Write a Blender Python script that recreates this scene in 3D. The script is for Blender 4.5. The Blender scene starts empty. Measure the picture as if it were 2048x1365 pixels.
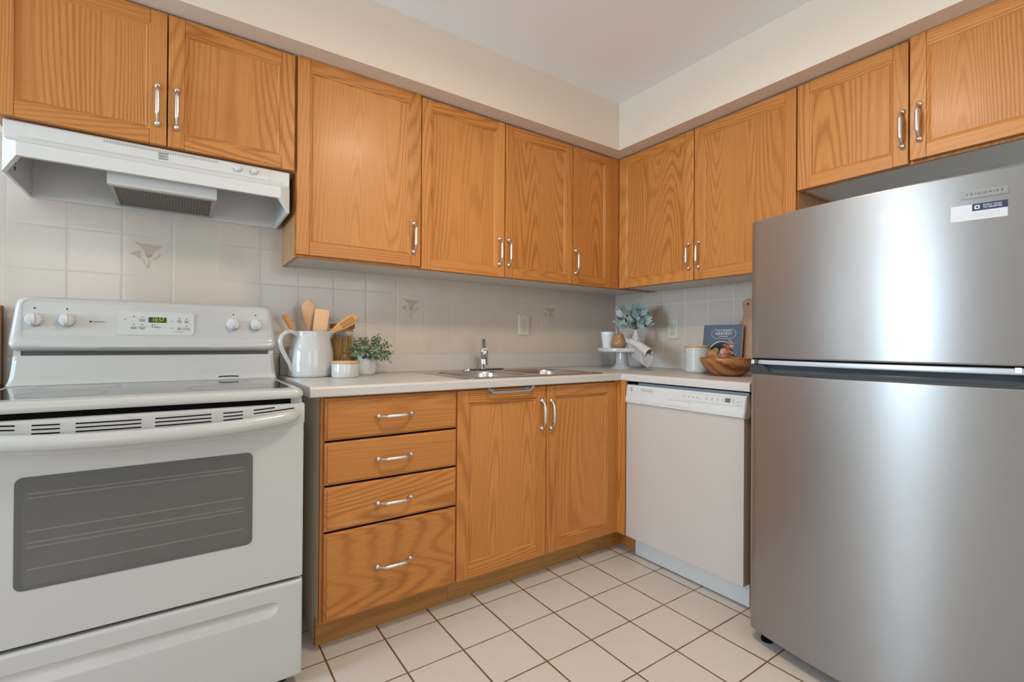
import bpy, bmesh, math, random
from mathutils import Vector, Matrix
random.seed(7)
R = math.radians
PI = math.pi
SC = bpy.context.scene
COL = SC.collection

# ------------------------------------------------------------------ camera
cam_d = bpy.data.cameras.new('camera')
cam = bpy.data.objects.new('camera', cam_d)
COL.objects.link(cam)
F_PX = 947.54
cam_d.sensor_fit = 'HORIZONTAL'
cam_d.sensor_width = 36.0
cam_d.lens = F_PX / 2048.0 * 36.0
cam_d.clip_start = 0.02
_y, _t, _r = R(-34.68), R(0.1994), R(0.4068)
_fw = Vector((math.sin(-_y) * math.cos(_t), math.cos(_y) * math.cos(_t), math.sin(_t)))
_rt = Vector((math.cos(_y), math.sin(_y), 0))
_up = _rt.cross(_fw)
_r2 = _rt * math.cos(_r) + _up * math.sin(_r)
_u2 = -_rt * math.sin(_r) + _up * math.cos(_r)
_m = Matrix((_r2, _u2, -_fw)).transposed().to_4x4()
_m.translation = Vector((-2.4475, -2.2841, 1.0647))
cam.matrix_world = _m
SC.camera = cam

# ------------------------------------------------------------------ world, lamps, exposure
SC.view_settings.view_transform = 'Standard'
SC.view_settings.look = 'None'
SC.view_settings.gamma = 1.0
SC.view_settings.use_curve_mapping = False
SC.view_settings.exposure = 0.12

W = bpy.data.worlds.new('world')
SC.world = W
W.use_nodes = True
_bg = W.node_tree.nodes['Background']
_bg.inputs[0].default_value = (0.75, 0.86, 1.0, 1)
_bg.inputs[1].default_value = 1.6


def area(name, loc, rot, sx, sy, watts, col):
    l = bpy.data.lights.new(name, 'AREA')
    l.shape = 'RECTANGLE'
    l.size, l.size_y = sx, sy
    l.energy = watts
    l.color = col
    o = bpy.data.objects.new(name, l)
    o.location = loc
    o.rotation_euler = rot
    COL.objects.link(o)
    return o


# daylight coming in at the far window and the window behind the camera, plus an added fill light at rear right
area('far_window_daylight', (-6.12, -1.46, 1.42), (0, R(-90), 0), 0.80, 0.42, 36, (0.58, 0.80, 1.0))
area('far_window_daylight_shaded', (-6.12, -0.92, 1.42), (0, R(-90), 0), 1.20, 0.60, 70, (0.58, 0.80, 1.0))
area('rear_window_daylight', (-3.35, -4.12, 1.45), (R(90), 0, 0), 0.85, 1.55, 8, (1.0, 0.84, 0.68))
area('rear_fill_light', (-1.05, -4.12, 1.45), (R(90), 0, 0), 1.50, 1.70, 10, (1.0, 0.88, 0.74))  # added fill light behind the camera

# ------------------------------------------------------------------ materials
MATS = {}


def principled(name, col=(0.8, 0.8, 0.8), rough=0.5, metal=0.0, spec=0.5, coat=0.0, coat_rough=0.1,
               trans=0.0, emit=None, emit_s=0.0, ior=1.45, alpha=1.0):
    m = bpy.data.materials.new(name)
    m.use_nodes = True
    b = m.node_tree.nodes['Principled BSDF']
    b.inputs['Base Color'].default_value = (*col, 1)
    b.inputs['Roughness'].default_value = rough
    b.inputs['Metallic'].default_value = metal
    b.inputs['Specular IOR Level'].default_value = spec
    b.inputs['Coat Weight'].default_value = coat
    b.inputs['Coat Roughness'].default_value = coat_rough
    b.inputs['Transmission Weight'].default_value = trans
    b.inputs['IOR'].default_value = ior
    b.inputs['Alpha'].default_value = alpha
    if emit:
        b.inputs['Emission Color'].default_value = (*emit, 1)
        b.inputs['Emission Strength'].default_value = emit_s
    MATS[name] = m
    return m


def srgb(r, g, b):
    def f(c):
        c /= 255.0
        return c / 12.92 if c <= 0.04045 else ((c + 0.055) / 1.055) ** 2.4
    return (f(r), f(g), f(b))


class NT:
    """small helper for building node trees"""
    def __init__(s, m):
        s.t = m.node_tree
        s.b = s.t.nodes['Principled BSDF']

    def n(s, typ, **kw):
        nd = s.t.nodes.new(typ)
        for k, v in kw.items():
            setattr(nd, k, v)
        return nd

    def l(s, a, b):
        s.t.links.new(a, b)

    def math(s, op, a, b=None, c=None, clamp=False):
        nd = s.n('ShaderNodeMath', operation=op)
        nd.use_clamp = clamp
        for i, v in enumerate((a, b, c)):
            if v is None:
                continue
            if isinstance(v, (int, float)):
                nd.inputs[i].default_value = v
            else:
                s.l(v, nd.inputs[i])
        return nd.outputs[0]

    def mix(s, fac, a, b):
        nd = s.n('ShaderNodeMix', data_type='RGBA')
        for sock, v in ((nd.inputs[0], fac), (nd.inputs[6], a), (nd.inputs[7], b)):
            if isinstance(v, (int, float)):
                sock.default_value = v
            elif isinstance(v, tuple):
                sock.default_value = (*v, 1)
            else:
                s.l(v, sock)
        return nd.outputs[2]

    def noise(s, vec, scale, detail=2.0, rough=0.5):
        nd = s.n('ShaderNodeTexNoise')
        nd.inputs['Scale'].default_value = scale
        nd.inputs['Detail'].default_value = detail
        nd.inputs['Roughness'].default_value = rough
        s.l(vec, nd.inputs['Vector'])
        return nd.outputs[0]

    def bump(s, h, strength, dist):
        nd = s.n('ShaderNodeBump')
        nd.inputs['Strength'].default_value = strength
        nd.inputs['Distance'].default_value = dist
        s.l(h, nd.inputs['Height'])
        s.l(nd.outputs[0], s.b.inputs['Normal'])


def oak(name, axis, light, mid, dark, rough=0.40, ringf=78.0, coat=0.05, ringk=0.80):
    """oak with cathedral grain running along one local axis"""
    m = principled(name, light, rough, spec=0.4, coat=coat, coat_rough=0.18)
    t = NT(m)
    tc = t.n('ShaderNodeTexCoord')
    oi = t.n('ShaderNodeObjectInfo')
    off = t.n('ShaderNodeCombineXYZ')
    t.l(t.math('MULTIPLY', oi.outputs['Random'], 31.0), off.inputs[0])
    t.l(t.math('MULTIPLY', oi.outputs['Random'], 77.0), off.inputs[1])
    t.l(t.math('MULTIPLY', oi.outputs['Random'], 53.0), off.inputs[2])
    add = t.n('ShaderNodeVectorMath', operation='ADD')
    t.l(tc.outputs['Object'], add.inputs[0])
    t.l(off.outputs[0], add.inputs[1])

    def scaled(across, along):
        mp = t.n('ShaderNodeMapping')
        sc = [across, across, across]
        sc['XYZ'.index(axis)] = along
        mp.inputs['Scale'].default_value = sc
        t.l(add.outputs[0], mp.inputs['Vector'])
        return mp.outputs[0]
    n1 = t.noise(scaled(4.4, 0.34), 1.0, 0.6, 0.3)
    wob = t.noise(scaled(42.0, 5.0), 1.0, 2.0, 0.5)
    ph = t.math('ADD', t.math('MULTIPLY', n1, ringf * 4.2), t.math('MULTIPLY', wob, 4.2))
    ring = t.math('MULTIPLY_ADD', t.math('SINE', ph), 0.5, 0.5)
    ring = t.math('POWER', ring, 2.2)
    patch = t.noise(scaled(5.0, 0.7), 1.0, 1.0, 0.4)
    ringw = t.math('MULTIPLY', ring, t.math('MULTIPLY_ADD', patch, 1.6, -0.30, clamp=True))
    fib = t.noise(scaled(330.0, 5.0), 1.0, 3.0, 0.6)
    fibw = t.math('MULTIPLY_ADD', fib, 2.4, -1.05, clamp=True)
    tone = t.noise(scaled(1.3, 0.3), 1.0, 2.0, 0.5)
    c0 = t.mix(t.math('MULTIPLY_ADD', tone, 1.6, -0.35, clamp=True), light, mid)
    c1 = t.mix(t.math('MULTIPLY', ringw, ringk, clamp=True), c0, dark)
    c2 = t.mix(t.math('MULTIPLY', fibw, 0.42), c1, dark)
    hs = t.n('ShaderNodeHueSaturation')
    hs.inputs['Saturation'].default_value = 1.0
    t.l(t.math('MULTIPLY_ADD', oi.outputs['Random'], 0.10, 0.95), hs.inputs['Value'])
    t.l(c2, hs.inputs['Color'])
    t.l(hs.outputs[0], t.b.inputs['Base Color'])
    t.bump(fib, 0.06, 0.002)
    return m


OL, OM, OD = (0.63, 0.268, 0.074), (0.525, 0.203, 0.041), (0.29, 0.085, 0.009)
oak('oak_vertical', 'Z', OL, OM, OD)
oak('oak_horizontal', 'X', OL, OM, OD)
oak('oak_depth', 'Y', OL, OM, OD)
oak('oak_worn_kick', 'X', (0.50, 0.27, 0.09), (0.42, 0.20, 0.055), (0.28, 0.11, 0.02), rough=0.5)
oak('oak_side', 'Z', (0.50, 0.27, 0.13), (0.46, 0.24, 0.11), (0.36, 0.17, 0.07), rough=0.42, ringf=20)
oak('beech', 'Z', (0.74, 0.46, 0.26), (0.70, 0.42, 0.23), (0.60, 0.33, 0.16), rough=0.55, ringf=12, coat=0.0)
oak('beech_dark', 'Z', (0.66, 0.33, 0.12), (0.60, 0.28, 0.09), (0.48, 0.20, 0.06), rough=0.5, ringf=12, coat=0.0)
oak('bamboo_lid', 'X', (0.70, 0.42, 0.22), (0.64, 0.37, 0.19), (0.50, 0.26, 0.11), rough=0.5, ringf=14, coat=0.0)
oak('dark_lid', 'X', (0.27, 0.13, 0.055), (0.22, 0.10, 0.04), (0.13, 0.055, 0.02), rough=0.5, ringf=16, coat=0.0)
oak('acacia', 'X', (0.52, 0.22, 0.075), (0.34, 0.12, 0.035), (0.15, 0.045, 0.012), rough=0.38, ringf=16, coat=0.1, ringk=1.5)
oak('board_wood', 'Z', (0.58, 0.36, 0.24), (0.45, 0.25, 0.15), (0.27, 0.13, 0.07), rough=0.55, ringf=14, coat=0.0, ringk=1.3)
oak('dark_panel_wood', 'Z', (0.20, 0.085, 0.028), (0.16, 0.065, 0.02), (0.09, 0.03, 0.01), rough=0.5, ringf=14)

principled('laminate_cream', (0.84, 0.75, 0.61), 0.5)
principled('laminate_under', (0.70, 0.66, 0.60), 0.5)
principled('dark_gap', (0.010, 0.006, 0.004), 0.9, spec=0.05)
principled('particle_edge', (0.36, 0.20, 0.08), 0.8)
principled('counter', (0.60, 0.565, 0.535), 0.33)
principled('appliance_white', (0.525, 0.52, 0.49), 0.28, coat=0.3, coat_rough=0.08)
principled('hood_white', (0.68, 0.68, 0.66), 0.35)
principled('dishwasher_white', (0.55, 0.49, 0.44), 0.38)
principled('plastic_white', (0.62, 0.62, 0.60), 0.35)
principled('knob_white', (0.66, 0.66, 0.64), 0.25, coat=0.3)
principled('panel_grey_mark', (0.30, 0.30, 0.30), 0.6)
principled('panel_pale_mark', (0.55, 0.55, 0.54), 0.6)
principled('black', (0.006, 0.006, 0.006), 0.9, spec=0.05)
principled('black_gloss', (0.01, 0.01, 0.011), 0.12)
principled('display_green_dark', (0.030, 0.038, 0.014), 0.2)
principled('digit_green', (0.15, 0.5, 0.02), 0.5, emit=(0.24, 0.62, 0.05), emit_s=0.55)
principled('display_grey', (0.13, 0.125, 0.115), 0.3)
principled('nickel', (0.70, 0.67, 0.64), 0.33, metal=1.0)
principled('chrome', (0.62, 0.62, 0.63), 0.07, metal=1.0)
principled('sink_steel', (0.60, 0.58, 0.56), 0.25, metal=1.0)
principled('hinge_silver', (0.70, 0.72, 0.74), 0.35, metal=0.7)
principled('door_lip_reflection', (0.58, 0.63, 0.68), 0.3, metal=0.3)  # bright reflection on the freezer door's metal lip put into the colour
principled('fascia_charcoal', (0.065, 0.068, 0.072), 0.28, metal=0.3)
principled('pocket_dark', (0.05, 0.062, 0.072), 0.12)
principled('fridge_side', (0.30, 0.30, 0.30), 0.45)
principled('tub_reflection_blue', (0.30, 0.40, 0.48), 0.3, metal=0.4)  # bluish reflection on the tub frame put into its base colour
principled('towel_bar', (0.30, 0.34, 0.37), 0.4, metal=0.3)
principled('outlet_ivory', (0.66, 0.62, 0.50), 0.4)
principled('outlet_slot', (0.03, 0.025, 0.02), 0.6)
principled('ceramic_white', (0.57, 0.57, 0.555), 0.12, coat=0.5, coat_rough=0.04)
principled('ceramic_blue_white', (0.82, 0.85, 0.87), 0.3, coat=0.2)
principled('stem_brown', (0.16, 0.10, 0.06), 0.7)
principled('stem_green', (0.16, 0.19, 0.08), 0.7)
principled('stem_dark', (0.05, 0.06, 0.06), 0.6)
principled('leaf_sage', (0.33, 0.42, 0.34), 0.65)
principled('leaf_olive', (0.20, 0.24, 0.08), 0.6)
principled('leaf_dark', (0.075, 0.12, 0.055), 0.6)
principled('leaf_blue', (0.25, 0.335, 0.34), 0.7)
principled('leaf_blue_dark', (0.15, 0.225, 0.245), 0.7)
principled('leaf_pale', (0.40, 0.46, 0.44), 0.7)
principled('pear_skin', (0.38, 0.21, 0.10), 0.32)
principled('cloth_greige', (0.47, 0.42, 0.395), 0.9)
principled('cloth_pale', (0.66, 0.60, 0.56), 0.9)
principled('seam_black', (0.02, 0.02, 0.022), 0.8)
principled('pasta', (0.66, 0.40, 0.12), 0.5)
principled('paper', (0.80, 0.77, 0.72), 0.7)
principled('book_blue', (0.105, 0.135, 0.185), 0.45)
principled('book_spine', (0.05, 0.07, 0.10), 0.45)
principled('print_white', (0.75, 0.76, 0.78), 0.5)
principled('food_plate', (0.025, 0.025, 0.03), 0.5)
principled('food_rim', (0.62, 0.62, 0.62), 0.5)
principled('food_lime', (0.48, 0.50, 0.18), 0.5)
principled('food_pink', (0.55, 0.28, 0.25), 0.5)
principled('food_cream', (0.72, 0.56, 0.44), 0.5)
principled('food_carrot', (0.70, 0.20, 0.09), 0.5)
principled('food_purple', (0.22, 0.10, 0.14), 0.5)
principled('sticker_white', (0.60, 0.61, 0.63), 0.4)
principled('sticker_navy', (0.020, 0.032, 0.085), 0.4)
principled('badge_metal', (0.29, 0.275, 0.26), 0.4, metal=0.5)
principled('badge_letter', (0.075, 0.07, 0.065), 0.4)
principled('flower_tan', (0.50, 0.39, 0.305), 0.3)
principled('flower_rust', (0.44, 0.29, 0.20), 0.3)
principled('flower_stem', (0.50, 0.43, 0.35), 0.3)
principled('lamp_glass', (0.9, 0.88, 0.84), 0.4, emit=(1.0, 0.87, 0.68), emit_s=9.0)
principled('frame_white', (0.80, 0.80, 0.78), 0.4)
principled('racks', (0.80, 0.79, 0.76), 0.35, metal=0.5)
principled('cavity', (0.10, 0.098, 0.092), 0.5)
principled('window_border', (0.105, 0.106, 0.096), 0.35)
principled('hood_filter_frame', (0.45, 0.42, 0.38), 0.4, metal=0.6)


def paint(name, col, rough=0.6):
    m = principled(name, col, rough, spec=0.3)
    t = NT(m)
    tc = t.n('ShaderNodeTexCoord')
    t.bump(t.noise(tc.outputs['Object'], 220.0, 3.0, 0.6), 0.05, 0.002)
    return m


paint('paint_wall', (0.80, 0.735, 0.65))
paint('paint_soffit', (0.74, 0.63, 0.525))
paint('paint_ceiling', (0.90, 0.89, 0.88))
paint('paint_grey', (0.42, 0.46, 0.48))


def tile(name, u, v, pu, pv, ou, ov, gw, col, grout, rough, mottle, bumpd, vary=0.06, coat=0.0):
    """square tiles in world space; u,v = axis letters, p = pitch, o = offset of one joint, gw = half joint width"""
    m = principled(name, col, rough, coat=coat, coat_rough=0.06)
    t = NT(m)
    g = t.n('ShaderNodeNewGeometry')
    sp = t.n('ShaderNodeSeparateXYZ')
    t.l(g.outputs['Position'], sp.inputs[0])

    def cell(ax, p, o):
        a = t.math('DIVIDE', t.math('SUBTRACT', sp.outputs['XYZ'.index(ax)], o), p)
        fl = t.math('FLOOR', a)
        fr = t.math('FRACT', a)
        d = t.math('MULTIPLY', t.math('MINIMUM', fr, t.math('SUBTRACT', 1.0, fr)), p)
        return fl, d
    fu, du = cell(u, pu, ou)
    fv, dv = cell(v, pv, ov)
    gu, gv = gw if isinstance(gw, tuple) else (gw, gw)
    wob = t.math('MULTIPLY', t.math('SUBTRACT', t.noise(g.outputs['Position'], 9.0, 2.0), 0.5), gu * 0.9)
    eu = t.math('SUBTRACT', du, t.math('ADD', wob, gu))
    ev = t.math('SUBTRACT', dv, t.math('ADD', wob, gv))
    d = t.math('MINIMUM', eu, ev)
    msk = t.math('DIVIDE', d, 0.0008, clamp=True)
    cb = t.n('ShaderNodeCombineXYZ')
    t.l(fu, cb.inputs[0])
    t.l(fv, cb.inputs[1])
    wn = t.n('ShaderNodeTexWhiteNoise', noise_dimensions='2D')
    t.l(cb.outputs[0], wn.inputs['Vector'])
    hs = t.n('ShaderNodeHueSaturation')
    t.l(t.math('MULTIPLY_ADD', wn.outputs['Value'], vary, 1.0 - vary * 0.5), hs.inputs['Value'])
    mot = t.noise(g.outputs['Position'], 14.0, 4.0, 0.6)
    t.l(t.mix(t.math('MULTIPLY', mot, mottle), col, tuple(c * 0.72 for c in col)), hs.inputs['Color'])
    t.l(t.mix(msk, grout, hs.outputs[0]), t.b.inputs['Base Color'])
    t.l(t.math('MULTIPLY_ADD', msk, rough - 0.75, 0.75), t.b.inputs['Roughness'])
    hgt = t.math('DIVIDE', d, bumpd, clamp=True)
    hgt = t.math('POWER', hgt, 0.5)
    wav = t.noise(g.outputs['Position'], 7.0, 1.0)
    t.bump(t.math('ADD', hgt, t.math('MULTIPLY', wav, 0.35)), 0.22, 0.002)
    return m


tile('tile_back', 'X', 'Z', 0.1524, 0.1525, -0.201, 1.1575, 0.0011, (0.65, 0.562, 0.482), (0.62, 0.54, 0.47), 0.14, 0.20, 0.006)
tile('tile_right', 'Y', 'Z', 0.1524, 0.1525, -0.247, 1.1575, 0.0011, (0.65, 0.562, 0.482), (0.73, 0.68, 0.63), 0.14, 0.20, 0.006)
tile('tile_floor', 'X', 'Y', 0.2032, 0.2080, -0.832, -0.634, (0.0027, 0.0019), (0.63, 0.565, 0.505), (0.15, 0.072, 0.022), 0.28, 0.22, 0.004, vary=0.05)


def steel():
    m = principled('fridge_steel', (0.335, 0.315, 0.30), 0.30, metal=0.74, coat=0.28, coat_rough=0.06)
    t = NT(m)
    tc = t.n('ShaderNodeTexCoord')
    mp = t.n('ShaderNodeMapping')
    mp.inputs['Scale'].default_value = (3.0, 3.0, 900.0)
    t.l(tc.outputs['Object'], mp.inputs['Vector'])
    n = t.noise(mp.outputs[0], 1.0, 2.0, 0.6)
    t.l(t.math('MULTIPLY_ADD', n, 0.08, 0.30), t.b.inputs['Roughness'])
    tg = t.n('ShaderNodeTangent', direction_type='RADIAL', axis='Z')
    t.l(tg.outputs[0], t.b.inputs['Tangent'])
    t.b.inputs['Anisotropic'].default_value = 0.48
    t.b.inputs['Anisotropic Rotation'].default_value = 0.25
    return m


steel()


def glass(name, tint, rough=0.02, ior=1.45):
    m = principled(name, tint, rough, trans=1.0, ior=ior)
    return m


glass('jar_glass', (0.97, 0.97, 0.95), ior=1.2)
glass('pane_glass', (0.97, 0.99, 1.0))


def oven_glass():
    m = bpy.data.materials.new('oven_glass')
    m.use_nodes = True
    MATS['oven_glass'] = m
    t = NT(m)
    out = [n for n in t.t.nodes if n.type == 'OUTPUT_MATERIAL'][0]
    tr = t.n('ShaderNodeBsdfTransparent')
    tr.inputs[0].default_value = (0.80, 0.79, 0.75, 1)
    t.b.inputs['Base Color'].default_value = (0.185, 0.180, 0.158, 1)
    t.b.inputs['Roughness'].default_value = 0.10
    t.b.inputs['Specular IOR Level'].default_value = 0.7
    t.b.inputs['Coat Weight'].default_value = 0.8
    t.b.inputs['Coat Roughness'].default_value = 0.04
    mx = t.n('ShaderNodeMixShader')
    mx.inputs[0].default_value = 0.55
    t.l(tr.outputs[0], mx.inputs[1])
    t.l(t.b.outputs[0], mx.inputs[2])
    t.l(mx.outputs[0], out.inputs[0])


oven_glass()
principled('cooktop_glass', (0.03, 0.03, 0.03), 0.10, spec=0.6, coat=0.35, coat_rough=0.04)
principled('burner_ring', (0.065, 0.065, 0.064), 0.10, spec=0.6, coat=0.35, coat_rough=0.04)


def filter_mat():
    m = principled('filter_mesh', (0.30, 0.27, 0.24), 0.35, metal=0.8)
    t = NT(m)
    tc = t.n('ShaderNodeTexCoord')
    n = t.noise(tc.outputs['Object'], 330.0, 2.0, 0.7)
    w = t.n('ShaderNodeTexWave')
    w.inputs['Scale'].default_value = 34.0
    w.inputs['Distortion'].default_value = 1.0
    t.l(tc.outputs['Object'], w.inputs['Vector'])
    f = t.math('MULTIPLY_ADD', n, 1.8, -0.45, clamp=True)
    f = t.math('MULTIPLY', f, t.math('MULTIPLY_ADD', w.outputs['Fac'], 0.6, 0.4))
    t.l(t.mix(f, (0.05, 0.042, 0.034), (0.42, 0.38, 0.33)), t.b.inputs['Base Color'])
    t.bump(n, 0.8, 0.004)


filter_mat()


def marble():
    m = principled('marble_white', (0.80, 0.79, 0.77), 0.25)
    t = NT(m)
    tc = t.n('ShaderNodeTexCoord')
    n = t.noise(tc.outputs['Object'], 11.0, 3.0, 0.6)
    s = t.math('ABSOLUTE', t.math('SINE', t.math('MULTIPLY', n, 22.0)))
    s = t.math('SUBTRACT', 1.0, t.math('MULTIPLY', s, 3.0, clamp=True))
    t.l(t.mix(t.math('MULTIPLY', s, 0.30, clamp=True), (0.80, 0.79, 0.77), (0.45, 0.43, 0.42)), t.b.inputs['Base Color'])


marble()


def cloth_bump(name):
    t = NT(MATS[name])
    tc = t.n('ShaderNodeTexCoord')
    t.bump(t.noise(tc.outputs['Object'], 900.0, 2.0, 0.6), 0.15, 0.001)


cloth_bump('cloth_greige')
cloth_bump('cloth_pale')


# ------------------------------------------------------------------ mesh builder
class G:
    def __init__(s):
        s.bm = bmesh.new()

    def _take(s, tmp, mi):
        for f in tmp.faces:
            f.material_index = mi
        me = bpy.data.meshes.new('tmp')
        tmp.to_mesh(me)
        tmp.free()
        s.bm.from_mesh(me)
        bpy.data.meshes.remove(me)

    def box(s, x0, x1, y0, y1, z0, z1, mi=0, bev=0.0, seg=2, mat=None):
        t = bmesh.new()
        bmesh.ops.create_cube(t, size=1.0)
        for v in t.verts:
            v.co = Vector(((x0 + x1) / 2 + v.co.x * (x1 - x0), (y0 + y1) / 2 + v.co.y * (y1 - y0),
                           (z0 + z1) / 2 + v.co.z * (z1 - z0)))
        if bev > 0:
            bmesh.ops.bevel(t, geom=t.edges[:], offset=bev, segments=seg, affect='EDGES', profile=0.6)
        if mat is not None:
            bmesh.ops.transform(t, matrix=mat, verts=t.verts[:])
        s._take(t, mi)
        return s

    def face(s, pts, mi=0):
        vs = [s.bm.verts.new(p) for p in pts]
        f = s.bm.faces.new(vs)
        f.material_index = mi
        return f

    def rings(s, rings, mi=0, close=True, cap0=False, cap1=False):
        vr = [[s.bm.verts.new(p) for p in r] for r in rings]
        n = len(vr[0])
        for a, b in zip(vr[:-1], vr[1:]):
            for i in range(n if close else n - 1):
                j = (i + 1) % n
                try:
                    f = s.bm.faces.new((a[i], a[j], b[j], b[i]))
                    f.material_index = mi
                except ValueError:
                    pass
        for flag, r in ((cap0, vr[0]), (cap1, vr[-1])):
            if flag:
                f = s.bm.faces.new(r)
                f.material_index = mi
        return s

    def lathe(s, prof, cx=0, cy=0, mi=0, n=40, cap0=True, cap1=True, mod=None):
        rr = []
        for r, z in prof:
            ring = []
            for i in range(n):
                a = 2 * PI * i / n
                q = r * (mod(a, z) if mod else 1.0)
                ring.append((cx + q * math.cos(a), cy + q * math.sin(a), z))
            rr.append(ring)
        return s.rings(rr, mi, True, cap0, cap1)

    def tube(s, pts, rad, mi=0, n=12, cap=True, flat=1.0, up=None):
        pts = [Vector(p) for p in pts]
        if not isinstance(rad, (list, tuple)):
            rad = [rad] * len(pts)
        rr = []
        ref = Vector(up) if up else None
        prev = None
        for i, p in enumerate(pts):
            d = (pts[min(i + 1, len(pts) - 1)] - pts[max(i - 1, 0)]).normalized()
            if prev is None:
                u = ref if ref else (Vector((0, 0, 1)) if abs(d.z) < 0.9 else Vector((1, 0, 0)))
            else:
                u = prev
            u = (u - d * u.dot(d)).normalized()
            prev = u
            w = d.cross(u)
            rr.append([p + u * (rad[i] * math.cos(2 * PI * k / n) * flat) + w * (rad[i] * math.sin(2 * PI * k / n))
                       for k in range(n)])
        return s.rings(rr, mi, True, cap, cap)

    def prism(s, poly, axis, a, b, mi=0, bev=0.0, seg=2):
        """poly: 2-D points; axis 'x','y','z' gives the extrusion axis"""
        def mk(p, c):
            if axis == 'x':
                return (c, p[0], p[1])
            if axis == 'y':
                return (p[0], c, p[1])
            return (p[0], p[1], c)
        t = bmesh.new()
        v0 = [t.verts.new(mk(p, a)) for p in poly]
        v1 = [t.verts.new(mk(p, b)) for p in poly]
        n = len(poly)
        t.faces.new(v0)
        t.faces.new(v1)
        for i in range(n):
            t.faces.new((v0[i], v0[(i + 1) % n], v1[(i + 1) % n], v1[i]))
        bmesh.ops.recalc_face_normals(t, faces=t.faces[:])
        if bev > 0:
            ed = [e for e in t.edges if (e.verts[0] in v0) == (e.verts[1] in v0)]
            bmesh.ops.bevel(t, geom=ed, offset=bev, segments=seg, affect='EDGES', profile=0.6)
        s._take(t, mi)
        return s

    def grid(s, fn, nu, nv, mi=0):
        vs = [[s.bm.verts.new(fn(i / nu, j / nv)) for j in range(nv + 1)] for i in range(nu + 1)]
        for i in range(nu):
            for j in range(nv):
                f = s.bm.faces.new((vs[i][j], vs[i + 1][j], vs[i + 1][j + 1], vs[i][j + 1]))
                f.material_index = mi
        return s

    def build(s, name, mats, parent=None, loc=None, rz=0.0, angle=38, recalc=True, rot=None):
        if recalc:
            bmesh.ops.recalc_face_normals(s.bm, faces=s.bm.faces[:])
        for f in s.bm.faces:
            f.smooth = True
        me = bpy.data.meshes.new(name)
        s.bm.to_mesh(me)
        s.bm.free()
        me.set_sharp_from_angle(angle=R(angle))
        if isinstance(mats, str):
            mats = [mats]
        for k in mats:
            me.materials.append(MATS[k])
        o = bpy.data.objects.new(name, me)
        COL.objects.link(o)
        if angle < 45:
            w = o.modifiers.new('weighted_normals', 'WEIGHTED_NORMAL')
            w.mode = 'FACE_AREA'
            w.weight = 100
            w.keep_sharp = True
        if parent:
            o.parent = parent
        if loc:
            o.location = loc
        if rot:
            o.rotation_euler = rot
        elif rz:
            o.rotation_euler = (0, 0, rz)
        return o


def rrect(hx, hz, r, n=6, cx=0.0, cz=0.0):
    """rounded rectangle outline, counter-clockwise"""
    p = []
    for sx, sz, a0 in ((1, 1, 0), (-1, 1, 90), (-1, -1, 180), (1, -1, 270)):
        for i in range(n + 1):
            a = R(a0 + 90.0 * i / n)
            p.append((cx + sx * (hx - r) + r * math.cos(a), cz + sz * (hz - r) + r * math.sin(a)))
    return p


def tag(o, label=None, cat=None, group=None, kind=None):
    if label:
        o['label'] = label
    if cat:
        o['category'] = cat
    if group:
        o['group'] = group
    if kind:
        o['kind'] = kind
    return o


def thing(name, label, cat, loc=(0, 0, 0), rz=0.0, group=None):
    o = bpy.data.objects.new(name, None)
    o.empty_display_size = 0.05
    COL.objects.link(o)
    o.location = loc
    o.rotation_euler = (0, 0, rz)
    return tag(o, label, cat, group)


def struct(g, name, mats, **kw):
    return tag(g.build(name, mats, **kw), kind='structure')


def dup(src, parent, loc, rot=None):
    c = src.copy()
    COL.objects.link(c)
    c.parent = parent
    c.location = loc
    if rot is not None:
        c.rotation_euler = rot
    return c


def text(name, body, size, mat, parent, loc, rot, ext=0.0002, align='CENTER', sx=1.0):
    cu = bpy.data.curves.new(name, 'FONT')
    cu.body = body
    cu.size = size
    cu.extrude = ext
    cu.align_x = align
    cu.align_y = 'CENTER'
    tmp = bpy.data.objects.new(name, cu)
    COL.objects.link(tmp)
    dg = bpy.context.evaluated_depsgraph_get()
    me = bpy.data.meshes.new_from_object(tmp.evaluated_get(dg))
    bpy.data.objects.remove(tmp)
    me.materials.clear()
    me.materials.append(MATS[mat])
    o = bpy.data.objects.new(name, me)
    COL.objects.link(o)
    o.parent = parent
    o.location = loc
    o.rotation_euler = rot
    o.scale = (sx, 1, 1)
    return o


FRONT = (R(90), 0, 0)      # text standing upright, read from local -Y
RB = R(-90)                # turns a thing built against the back wall so that it stands against the right wall

# ------------------------------------------------------------------ the room
CEIL = 2.432
XL, YB = -6.2, -4.2
g = G(); g.box(XL, 0, YB, 0, -0.10, 0.0); struct(g, 'floor', 'tile_floor')
g = G(); g.box(XL, 0, YB, 0, CEIL, CEIL + 0.1); struct(g, 'ceiling', 'paint_ceiling')


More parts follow.
